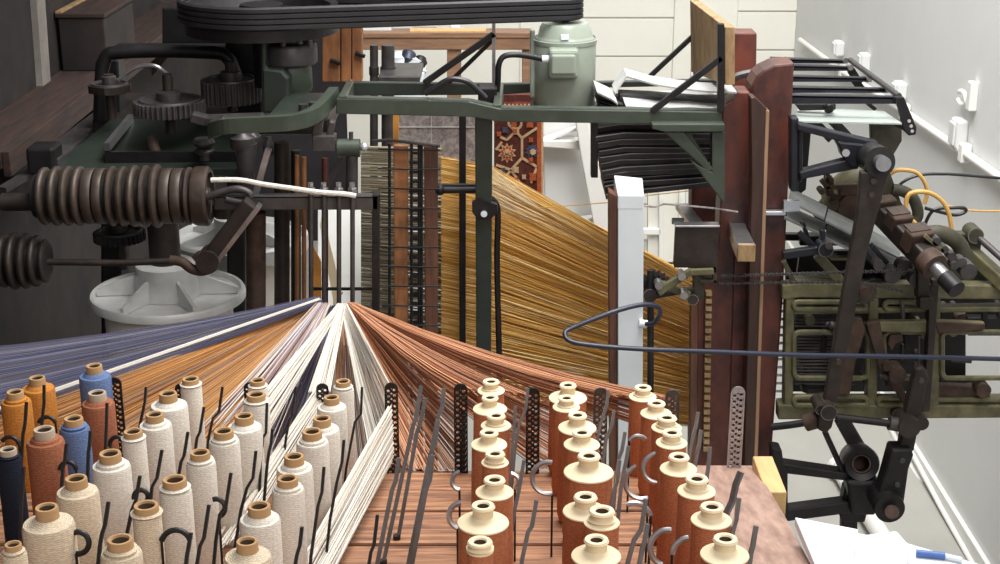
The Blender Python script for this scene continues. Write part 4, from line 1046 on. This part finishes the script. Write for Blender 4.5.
# steel through-bar and brackets
sb = thing('steel_bar', 'square bright steel bar end pointing forward between the maroon columns', 'bar')
a, b = W(746,252,5.0), W(728,212,5.6)
obj('bar', MB().bar(a, b, .06, .06), 'steel', sb, .004)
obj('end_cap', MB().bar(a+(a-b)*.002, a-(b-a)*.03, .061, .061), 'wood_tan', sb, .002, 'brownish end face')
fl = thing('flat_bar', 'thin bluish steel flat bar crossing the right maroon column', 'bar')
obj('bar', MB().rect(762,211.5,786,215.5,5.28,.03), 'bright_steel', fl, .002)
solo('twisted_cord', MB().tube([W(x,y,5.2) for x,y in ((644,206),(655,207),(664,204),(690,206),(712,208),(738,212))], .0036, 6), 'grey_carpet', 'thin twisted pale cord running from the white post to the red column', 'cord')
m = MB(); m.strands([(W(540,208,5.3), W(614,202,5.3))], .002, 5); solo('loose_thread', m, 'thread_gold', 'single loose thread left of the top of the white post', 'thread')
db = thing('steel_box', 'dark plate box on the left face of the maroon columns', 'box')
obj('box', MB().plate([(676,227),(720,227),(718,268),(674,268)],5.12,.04), 'brown_iron', db, .004)
obj('rim', MB().rect(675,225.5,720,227.5,5.11,.05), 'steel', db, .002)
obj('brace', MB().bar(W(697,226,5.2), W(682,206,5.5), .05, .02), 'steel', db, label='pale slanted flat brace')
obj('bolt', MB().cyl(W(672,221,5.2), W(684,221,5.2), .012, 8), 'black_iron', db)
lk = thing('link_mechanism', 'olive linkage of small levers and a wheel at the left foot of the steel box', 'linkage')
def boss(m, px, py, Y, r, t=.05): return m.cyl(W(px,py,Y), W(px,py,Y)+BACK*t, r, 16)
m = MB(); m.line((658,293),(692,272),8,5.05,.025,6); m.line((690,273),(714,272),6,5.08,.02); m.line((660,284),(690,296),7,5.08,.03); objs('lever', m, 'olive_paint', lk, .003)
m = MB(); m.gear(W(655,287,5.1), Vector((.15,1,.2)), .05, .04, 14, .01); obj('wheel', m, 'black_iron', lk)
m = MB(); boss(m,659,286,5.03,.014); boss(m,682,277,5.03,.014); boss(m,684,296,5.03,.014); objs('pivot', m, 'steel', lk)
m = MB(); m.rect(702,270,717,273,5.1,.03); m.rect(713,270,717,283,5.1,.03); m.rect(700,280,717,283,5.1,.03); m.rect(694,266,704,300,5.14,.05); objs('bracket', m, 'olive_dark', lk, .002)
m = MB(); m.line((650,298),(694,290),4,5.1,.03); boss(m,650,296,5.08,.025); boss(m,693,300,5.08,.02); obj('lower_arm', m, 'brown_iron', lk, .002)

# ================= frame arms at the upper right =======================================
fa = thing('arm_frame', 'rack of five black level arms joined by a slanted end rod, upper right', 'arm frame')
for Yb, y, x1, w0 in ((6.16,61,848,5),(6.08,68,853,6),(5.82,79,872,6),(5.58,90,891,6),(5.35,99.5,900,9)):
    m = MB(); m.plate([(772,y-w0/2),(x1,y-w0/2+2),(x1,y+w0/2),(772,y+w0/2)],Yb,.012)
    a, b = W(772,y-w0/2,Yb), W(x1,y-w0/2+2,Yb); m.prism([a,b,b+BACK*.03,a+BACK*.05], Vector((0,0,-.01)))
    obj('arm', m, 'blue_black', fa, .002)
    m = MB(); c = W(x1-3,y-1,Yb); m.cyl(c-BACK*.015, c, .012, 8); objs('bolt', m, 'steel', fa)
obj('end_rod', MB().cyl(W(899,96,5.34), W(850,60,6.16), .011, 12), 'grey_iron', fa)
m = MB(); m.plate([(895,97),(904,97),(917,128),(916,135),(909,136),(904,131)],5.32,.02); obj('end_lever', m, 'black_iron', fa, .004)
m = MB()
for x, y in ((909,121),(911,126),(912,131)): m.cyl(W(x,y,5.32)-BACK*.004, W(x,y,5.32), .006, 8)
objs('lever_holes', m, 'paper_card', fa, label='pale bolt heads')
m = MB(); m.line((905,129),(895,124),4,5.4,.02); m.line((851,70),(860,84),8,6.1,.02); m.line((855,80),(862,90),8,5.85,.02); m.line((866,102),(876,110),4,5.7,.02); objs('small_link', m, 'black_iron', fa, .002)
m = MB(); m.plate([(795,104),(836,104),(836,110),(800,111)],5.45,.05); m.ball(W(829,108,5.42), .02); obj('inner_bracket', m, 'black_iron', fa, .004)
m = MB(); m.prism([W(795,121,5.25), W(902,123,5.25), W(884,111,5.6), W(798,107,5.6)], Vector((0,0,-.006)))
solo('clear_sheet', m, 'clear_sheet', 'pale translucent sheet lying below the black arms', 'sheet')
# bracket with hub
bk = thing('hub_bracket', 'black triangular bracket reaching right to a round hub', 'bracket')
m = MB(); m.line((798,127),(878,147),7,5.15,.05,9); m.line((800,176),(858,163),8,5.15,.05,12); m.line((840,140),(848,155),9,5.15,.05); m.plate([(838,142),(880,146),(880,168),(850,166),(842,156)],5.14,.06)
m.rect(791,118,799,192,5.18,.06); m.rect(799,124,803,182,5.17,.05); obj('web', m, 'blue_black', bk, .006)
m = MB(); m.plate([(800,123),(812,123),(806,190),(798,196),(793,190)],5.5,.05); obj('rear_plate', m, 'black_iron', bk, .004)
a = W(868,155,5.2); b = W(880,162,4.98); obj('hub', MB().cyl(a, b, .052, 28), 'black_iron', bk)
obj('shaft_end', MB().cyl(b, b+(b-a)*.28, .026, 20), 'steel', bk, label='bright shaft end')
obj('bolt', MB().cyl(W(846,153,5.13), W(846,153,5.15), .014, 8), 'steel', bk)
m = MB(); m.line((813,120),(832,140),9,5.6,.05); m.line((832,120),(858,148),10,5.5,.05); objs('strut', m, 'grey_iron', bk, .004)
m = MB(); m.plate([(871,122),(902,122),(902,141),(892,158),(890,172),(906,215),(896,228),(876,190),(872,150)],5.45,.04); sd = solo('side_plate', m, 'olive_dark', 'dull olive grey plate standing behind the round hub', 'plate', bevel=.004)
# long lever
ll = thing('long_lever', 'long dark lever hanging from the hub down across the olive frame', 'lever')
m = MB(); m.plate([(861,172),(890,172),(884,192),(868,250),(852,330),(836,408),(823,408),(840,310),(857,215)],4.98,.035); obj('bar', m, 'brown_iron', ll, .006)
m = MB()
for x, y in ((873,181),(871,194),(838,361)): m.cyl(W(x,y,4.98)-BACK*.012, W(x,y,4.98), .010, 10)
objs('bolt', m, 'drum_iron', ll)
m = MB(); m.plate([(820,405),(838,405),(832,428),(826,434),(818,430)],4.95,.08); boss(m,829,413,4.93,.03,.12); boss(m,821,410,4.95,.02,.1); objs('fork', m, 'brown_iron', ll, .006)

# ================= jacquard machine ====================================================
Yj = 5.25
jf = thing('jacquard_machine', 'olive cast iron machine frame with rounded windows at the right', 'machine frame')
m = MB()
m.plate([(782,285),(800,283),(1040,286),(1040,300),(800,298),(782,300)],Yj,.06)          # top rail
m.plate([(786,309),(1040,306),(1040,312),(786,315)],Yj+.01,.05)
m.plate([(786,398),(1040,398),(1040,403),(786,403)],Yj+.01,.05)
m.plate([(778,405),(1040,406),(1040,418),(778,420)],Yj,.06)                           # bottom rail
objs('rail', m, 'olive_paint', jf, .006)
m = MB()
for x0, x1 in ((786,795),(869,879),(929,941)): m.plate([(x0,290),(x1,290),(x1-2,412),(x0-2,412)],Yj+.005,.06)
objs('stanchion', m, 'olive_paint', jf, .006)
def window(x0, y0, x1, y1, r=6):        # rounded opening rim
    pts = []
    for cx, cy, a in ((x1-r,y0+r,-90),(x1-r,y1-r,0),(x0+r,y1-r,90),(x0+r,y0+r,180)):
        for k in range(5):
            t = math.radians(a+22.5*k); pts.append(W(cx+r*math.cos(t), cy+r*math.sin(t), Yj))
    return MB().tube(pts, .0105, 6, closed=True)
for w in ((794,332,868,378),(794,302,866,309),(885,302,928,309),(942,332,1030,378),(794,397,867,405),(878,398,930,405),(884,332,930,378)):
    obj('window_rim', window(*w, r=min(6,(w[3]-w[1])/2)), 'olive_paint', jf)
m = MB(); m.plate([(870,322),(940,321),(985,323),(985,330),(940,333),(870,332)],Yj-.03,.03); objs('cross_lever', m, 'olive_paint', jf, .004)
m = MB(); m.plate([(935,322),(985,324),(985,330),(938,334)],Yj-.035,.03); m.plate([(930,385),(990,388),(990,397),(930,398)],Yj+.02,.04); objs('rusty_strip', m, 'rust_iron', jf, .004)
# inner works: dark depth behind
wk = thing('jacquard_works', 'dark crowded works of rods, springs and hooks inside the olive frame', 'mechanism')
m = MB(); m.plate([(790,288),(1006,288),(1006,326),(966,326),(966,392),(790,392)],Yj+.38,.04); m.rect(940,380,985,392,Yj+.3,.05); m.rect(968,318,1006,336,Yj+.3,.05); obj('back_plate', m, 'black_iron', wk, .004)
m = MB()
for i in range(13):
    y = 303+i*8; m.cyl(W(776,y,Yj+.12), W(790,y,Yj+.12), .006, 6)
objs('needle_ends', m, 'bright_steel', wk)
m = MB()
for i in range(24):
    y = 310+i*3.2
    if 326 < y < 333: continue
    m.cyl(W(795,y,Yj+.18), W(835+random.uniform(0,20),y+random.uniform(-.5,.5),Yj+.18), .0045, 6)
obj('needle', m, 'grey_iron', wk)
m = MB(); m.plate([(850,318),(862,318),(866,330),(856,362),(850,395),(838,395),(846,355)],Yj-.04,.03); m.line((873,322),(885,372),14,Yj-.05,.03,9); m.line((885,365),(905,400),12,Yj-.04,.03,8); m.plate([(890,335),(902,334),(904,341),(896,344),(892,352),(888,345)],Yj-.02,.03); objs('rocker', m, 'rust_iron', wk, .005)
m = MB(); boss(m,866,294,Yj-.06,.024,.1); boss(m,898,376,Yj-.09,.032,.08); boss(m,888,367,Yj-.08,.018,.05); boss(m,984,391,Yj-.03,.028,.06); boss(m,898,414,Yj-.02,.024,.05); boss(m,838,333,Yj-.03,.02); objs('boss', m, 'rust_iron', wk)
m = MB(); m.tube([W(880,376,Yj-.05),W(915,376,Yj-.05)], .008, 8); m.tube([W(902,300,Yj-.05),W(903,318,Yj-.05)], .008, 8); m.tube([W(919,336,Yj-.02),W(919,392,Yj-.02)], .006, 8); m.tube([W(826,324,Yj),W(868,324,Yj)], .009, 8); m.ball(W(832,325,Yj-.01), .016); objs('pin', m, 'grey_iron', wk)
m = MB(); m.gear(W(866,294,Yj-.03), BACK, .042, .03, 18, .007); obj('sprocket', m, 'olive_dark', wk)
m = MB(); m.plate([(848,288),(875,278),(915,290),(900,306),(870,306)],Yj+.02,.03); m.plate([(800,255),(838,255),(838,283),(796,283)],Yj+.2,.03); m.plate([(800,236),(858,236),(858,246),(800,246)],Yj+.35,.03); m.plate([(862,250),(905,275),(900,285),(860,283)],Yj+.15,.04); m.plate([(880,284),(925,284),(928,300),(885,300)],Yj+.1,.04); objs('cover_plate', m, 'black_iron', wk, .004)
m = MB(); m.line((818,256),(842,283),10,Yj+.02,.03); m.line((784,262),(794,282),5,Yj+.02,.03); m.rect(830,258,850,261,Yj+.1,.04); m.rect(795,278,845,282,Yj+.08,.05); objs('slat', m, 'olive_paint', wk, .003)
m = MB(); m.line((783,256),(824,250),8,Yj-.04,.03); m.line((800,234),(817,250),6,Yj,.03); m.line((803,222),(812,250),4,Yj+.05,.03); m.line((823,230),(824,252),5,Yj-.02,.03); m.line((862,250),(878,268),6,Yj,.03); m.line((872,246),(888,264),5,Yj,.03); boss(m,826,250,Yj-.06,.028,.07); objs('link_bar', m, 'blue_black', wk, .004)
m = MB(); boss(m,879,266,Yj-.05,.02); boss(m,893,276,Yj-.06,.03); boss(m,919,280,Yj-.1,.034,.1); boss(m,905,268,Yj-.05,.03); boss(m,915,273,Yj-.06,.02); boss(m,829,246,Yj-.07,.014); objs('roller', m, 'grey_iron', wk)
m = MB(); m.rect(784,234,864,241,Yj+.4,.03); m.plate([(786,253),(870,250),(912,262),(912,290),(786,290)],Yj+.45,.03); objs('cover_plate', m, 'black_iron', wk, .004)
rr = random.Random(3)
for i in range(70):
    x, y = rr.uniform(798, 1000), rr.uniform(300, 394); yy = Yj+rr.uniform(.08, .3)
    if x > 962 and 326 < y < 384: continue
    mm = rr.choice(['olive_paint','rust_iron','grey_iron','olive_dark','brown_iron','black_iron'])
    m = MB(); k_ = rr.random()
    if k_ < .35: boss(m, x, y, yy, rr.uniform(.008,.022), .04); nm = 'roller'
    elif k_ < .65: m.line((x-rr.uniform(5,16), y), (x+rr.uniform(5,16), y+rr.uniform(-2,2)), rr.uniform(2,5), yy, .03); nm = 'slat'
    else: m.line((x, y-rr.uniform(4,12)), (x+rr.uniform(-3,3), y+rr.uniform(4,12)), rr.uniform(2,5), yy, .03); nm = 'link_bar'
    obj(nm, m, mm, wk)
# drive chain
dch = thing('drive_chain', 'fine dark roller chain running level above the olive frame', 'chain')
ch = MB()
def chain(a, b, Y):
    n = int(math.hypot(b[0]-a[0], b[1]-a[1])/2.6)
    for i in range(n):
        t = i/n; x = a[0]+(b[0]-a[0])*t; y = a[1]+(b[1]-a[1])*t
        q = W(x, y, Y); ch.box(q, (.0062,.016,.009 if i % 2 else .0055))
chain((722,276),(852,272),Yj-.1); chain((852,272),(922,270),Yj-.1)
obj('upper_run', ch, 'grey_iron', dch); ch = MB()
chain((720,283),(842,282),Yj-.1); chain((842,282),(858,282),Yj-.1); chain((858,282),(905,292),Yj-.1)
obj('lower_run', ch, 'grey_iron', dch)
# punched card belt over the works
cb = thing('card_belt', 'two grey slatted card strips sloping down to the right behind the long lever', 'card belt')
for (p0, p1, w) in (((788,200),(900,256),12),((784,217),(905,272),12)):
    n = 3; dx = (p1[0]-p0[0])/n; dy = (p1[1]-p0[1])/n
    for i in range(n):
        a = (p0[0]+dx*i, p0[1]+dy*i+2.2*math.sin(i)); b = (p0[0]+dx*(i+.97), p0[1]+dy*(i+.97)+2.2*math.sin(i))
        m = MB(); A, B = W(*a,5.3), W(*b,5.3); A2, B2 = W(a[0]+3,a[1]-w,5.48), W(b[0]+3,b[1]-w,5.48)
        m.prism([A, B, B2, A2], Vector((0,0,-.008))); obj('card', m, 'card_grey', cb)
m = MB(); m.plate([(784,201),(800,201),(800,211),(784,212)],5.26,.02); obj('end_card', m, 'bright_steel', cb)
# card cylinder mechanism (sloping brass-brown block)
cy_ = thing('card_cylinder', 'brown cast block with clamps sloping down to a black knob', 'cylinder mechanism')
a, b = W(878,208,5.3), W(930,262,5.02)
obj('block', MB().bar(a, b, .075, .075), 'brown_iron', cy_, .01)
m = MB(); q = a.lerp(b,.45); m.bar(a.lerp(b,.30)+UP*.03, a.lerp(b,.48)+UP*.03, .085, .06); m.bar(a.lerp(b,.02)+UP*.03, a.lerp(b,.16)+UP*.03, .085, .06); m.bar(a.lerp(b,.66)+UP*.03, a.lerp(b,.82)+UP*.03, .1, .08); objs('clamp', m, 'rust_iron', cy_, .008)
m = MB(); m.bar(a.lerp(b,.30)+UP*.062, a.lerp(b,.44)+UP*.062, .08, .008); m.bar(a.lerp(b,.66)+UP*.072, a.lerp(b,.8)+UP*.072, .09, .008); objs('bright_cap', m, 'drum_iron', cy_, label='pale top')  # paler strips on top of two clamps
d_ = (b-a).normalized(); obj('collar', MB().cyl(b-d_*.02, b+d_*.03, .05, 22), 'rust_iron', cy_)
obj('spindle', MB().cyl(b+d_*.03, b+d_*.09, .027, 18), 'steel', cy_)
obj('knob', MB().cyl(b+d_*.09, b+d_*.16, .032, 20), 'black_iron', cy_)
# olive hoop, motor, far bracket
hp = thing('olive_hoop', 'thick olive curved guard arching right of the brown block', 'guard')
obj('hoop', MB().tube(spline([W(x,y,5.2) for x,y in ((907,247),(918,238),(935,233),(950,237),(960,246),(963,260),(958,270))],6), .03, 12), 'olive_dark', hp)
m = MB(); m.tube(spline([W(x,y,5.45) for x,y in ((892,189),(905,192),(914,200),(918,214),(914,222))],6), .022, 10); obj('rear_hoop', m, 'olive_dark', hp)
gm = thing('round_motor', 'small olive domed motor behind the long lever', 'motor')
c = W(858,196,5.7)
obj('body', MB().lathe([(0,.13),(.05,.125),(.09,.1),(.115,.05),(.12,0),(.12,-.08),(.1,-.1),(0,-.1)], c, (.55,-.2,.8), 32), 'olive_paint', gm)
obj('flange', MB().lathe([(.08,-.16),(.1,-.16),(.1,-.1),(.08,-.1)], c, (.55,-.2,.8), 24), 'rust_iron', gm)
m = MB(); m.line((826,188),(858,186),4,5.5,.03); m.line((822,181),(832,192),5,5.5,.03); m.line((825,171),(833,182),4,5.5,.03); m.line((830,198),(860,200),8,5.52,.05); m.rect(826,178,834,196,5.52,.05); m.rect(840,188,866,196,5.5,.05); boss(m,852,207,5.5,.05,.08); boss(m,835,205,5.5,.02); boss(m,822,192,5.48,.012); objs('stub_shaft', m, 'rust_iron', gm, .003)
eb = thing('end_bracket', 'olive bracket with a round boss and a rod at the right edge of the photo', 'bracket')
m = MB(); m.plate([(948,234),(975,234),(980,231),(982,240),(980,256),(962,250)],5.35,.05); boss(m,976,236,5.32,.03,.08); obj('plate', m, 'olive_dark', eb, .006)
obj('rod', MB().cyl(W(979,238,5.33), W(1006,262,5.2), .013, 12), 'grey_iron', eb)
m = MB(); m.bar(W(955,238,5.42), W(1012,290,5.2), .05, .05); obj('beam', m, 'olive_paint', eb, .006)
m = MB(); m.plate([(925,268),(968,258),(1010,284),(1010,288),(925,286)],5.35,.04); obj('deck_plate', m, 'olive_dark', eb, .004)
ct = thing('cylinder_trim', 'cluster of small studs and levers under the olive guard', 'fittings')
m = MB(); m.line((925,236),(944,252),4,5.05,.02); m.line((935,262),(960,266),6,5.1,.03); m.line((940,246),(955,258),4,5.08,.02); objs('lever', m, 'olive_paint', ct, .002)
m = MB(); boss(m,969,272,5.05,.03,.08); boss(m,962,263,5.05,.018); boss(m,937,242,5.05,.016); boss(m,945,250,5.05,.014); boss(m,952,257,5.05,.016); boss(m,955,266,5.03,.014); objs('stud', m, 'grey_iron', ct)
m = MB(); m.rect(932,280,960,286,5.15,.05); m.rect(918,268,930,300,5.12,.06); m.rect(920,298,934,310,5.1,.06); objs('block', m, 'brown_iron', ct, .004)
# post in front of frame (dark vertical)
m = MB(); m.plate([(930,285),(939,285),(935,345),(930,412),(922,412),(928,345)],Yj-.06,.04); solo('dark_stanchion', m, 'brown_iron', 'dark upright bar in front of the olive frame near the right edge', 'bar', bevel=.003)
# cables
def cab(pts, Y, r, mm, lab): return solo('cable', MB().tube(spline([W(x, y, Y) for x, y in pts], 8), r, 8), mm, lab, 'cable', 'loose cables behind the machine')
cab([(888,176),(895,171),(905,170),(917,173),(925,183),(927,194),(924,204)], 5.5, .008, 'cable_yellow', 'yellow cable arching at the back, left of the other yellow loop')
cab([(923,240),(909,222),(906,208),(908,196),(916,192),(930,193),(942,201),(949,214),(952,232)], 5.3, .0085, 'cable_yellow', 'yellow cable looping over the olive guard')
cab([(924,230),(912,218),(899,202),(896,192),(903,182),(920,175),(945,174),(975,176),(1010,179)], 5.6, .006, 'cable_black', 'black cable looping and running off to the right edge')
cab([(925,208),(940,212),(955,215),(965,212),(964,208),(950,208),(934,210),(926,222),(925,232)], 5.45, .0065, 'cable_black', 'black cable with a flat loop beside the yellow loop')
cab([(945,206),(955,207),(966,210),(985,211),(1010,211)], 5.7, .004, 'cable_yellow', 'thin pale yellow wire running level to the right edge')
cab([(905,214),(922,230),(940,246),(948,250)], 5.25, .009, 'cable_yellow', 'yellow cable lying along the brown block')

# ================= lower linkage =======================================================
lw = thing('linkage_stand', 'black iron stand with a large opening at the lower right', 'frame')
m = MB(); m.line((778,468),(852,478),10,5.1,.06,8); m.line((786,516),(862,506),12,5.1,.06); m.plate([(772,448),(782,450),(784,466),(788,470),(788,520),(784,521),(772,480)],5.09,.07); obj('frame', m, 'black_iron', lw, .006)
m = MB(); m.plate([(845,488),(862,478),(872,480),(870,505),(865,523),(843,523),(840,517)],5.12,.06); m.plate([(842,520),(858,521),(856,fp),(840,fp)],5.14,.05); obj('leg', m, 'black_iron', lw, .008)
a = W(862,470,5.15); b = W(869,477,4.97)
obj('eye_hub', MB().lathe([(0,.06),(.034,.06),(.038,.16),(.062,.17),(.068,.15),(.068,.02),(.06,0),(0,0)], a+BACK*.1, b-a, 32), 'black_iron', lw)
obj('bushing', MB().lathe([(0,.065),(.033,.065),(.036,.155),(.03,.155)], a+BACK*.1, b-a, 24), 'rust_iron', lw)
m = MB(); m.line((864,482),(864,516),34,5.06,.1,24); obj('neck', m, 'black_iron', lw, .012)
sl = thing('swing_lever', 'thick dark swinging arm with a round foot, lower right', 'lever')
m = MB(); m.plate([(916,370),(920,367),(926,369),(929,378),(914,452),(899,452),(908,400)],5.0,.05); obj('upper_arm', m, 'brown_iron', sl, .008)
m = MB(); m.plate([(892,449),(912,449),(914,456),(909,470),(904,506),(902,516),(880,508),(877,500),(884,478)],4.97,.08); obj('lower_arm', m, 'black_iron', sl, .01)
obj('foot_disc', MB().cyl(W(890,509,4.93), W(890,509,4.93)+BACK*.14, .055, 30), 'black_iron', sl)
obj('axle_end', MB().cyl(W(892,512,4.90), W(892,512,4.93), .026, 20), 'rust_iron', sl)
m = MB()
for x, y in ((902,460),(897,484),(921,380)): m.cyl(W(x,y,4.97)-BACK*.01, W(x,y,4.97), .01, 8)
objs('bolt', m, 'grey_iron', sl)
tie = thing('tie_rod', 'dark rod running from the long lever to the top of the swinging arm', 'rod')
obj('rod', MB().tube([W(836,417,5.0), W(895,424,5.0)], .014, 10), 'black_iron', tie)
obj('sleeve', MB().cyl(W(889,423,5.0), W(906,426,5.0), .026, 14), 'grey_iron', tie)
m = MB(); boss(m,910,428,4.96,.04,.09); boss(m,922,424,4.98,.026,.08); objs('end_joint', m, 'brown_iron', tie)
t2 = thing('tie_rod', 'dark rod running left from the foot of the long lever to the red column', 'rod')
obj('rod', MB().tube([W(772,427,5.05), W(790,425,5.03), W(822,420,5.0)], .014, 10), 'black_iron', t2)
obj('sleeve', MB().cyl(W(806,423,5.02), W(820,419,5.0), .032, 12), 'rust_iron', t2)
solo('slant_bar', MB().line((842,420),(866,462),15,5.3,.04,16) , 'grey_iron', 'broad grey bar slanting down to the eye of the black frame', 'bar', bevel=.006)
solo('slant_rod', MB().tube([W(825,432,5.05), W(844,474,5.12)], .011, 10), 'black_iron', 'thin black rod slanting from the long lever to the black frame', 'rod')

# ================= light and camera ====================================================
def area(name, loc, tgt, size, sy, power, col=(1,1,1)):
    l = bpy.data.lights.new(name, 'AREA'); l.shape = 'RECTANGLE'; l.size = size; l.size_y = sy; l.energy = power; l.color = col
    o = bpy.data.objects.new(name, l); COL.objects.link(o); o.location = loc
    o.rotation_euler = (Vector(tgt)-Vector(loc)).to_track_quat('-Z', 'Y').to_euler(); return o
area('wall_fill', (.9, 4.6, 6.6), (1.9, 8.6, .6), 2.2, 3.6, 430, (1,.99,.96))  # added fill from above, brightens the right wall
area('hall_fill', (.9, 8.0, 6.6), (.7, 9.0, 0), 2.6, 4.0, 190, (1,.99,.97))  # added overhead fill for the back of the room
area('front_fill', (1.7, -1.0, 5.4), (-.1, 3.4, 2.0), 2.4, 2.0, 108, (1,.95,.88))  # added fill from the camera side for the bobbins
w = bpy.data.worlds.new('World'); S.world = w; w.use_nodes = True
w.node_tree.nodes['Background'].inputs['Color'].default_value = (.93,.96,1,1)
w.node_tree.nodes['Background'].inputs['Strength'].default_value = .45
cd = bpy.data.cameras.new('Camera'); co = bpy.data.objects.new('Camera', cd); COL.objects.link(co)
co.location = (0,0,CAMZ); co.rotation_euler = (PI/2-PITCH, 0, 0)
cd.sensor_width = 36; cd.lens = FPX/1000*36; cd.clip_end = 60
S.camera = co
S.view_settings.view_transform = 'Standard'; S.view_settings.look = 'None'; S.view_settings.gamma = 1
S.view_settings.use_curve_mapping = False; S.view_settings.exposure = 0.0
finish()
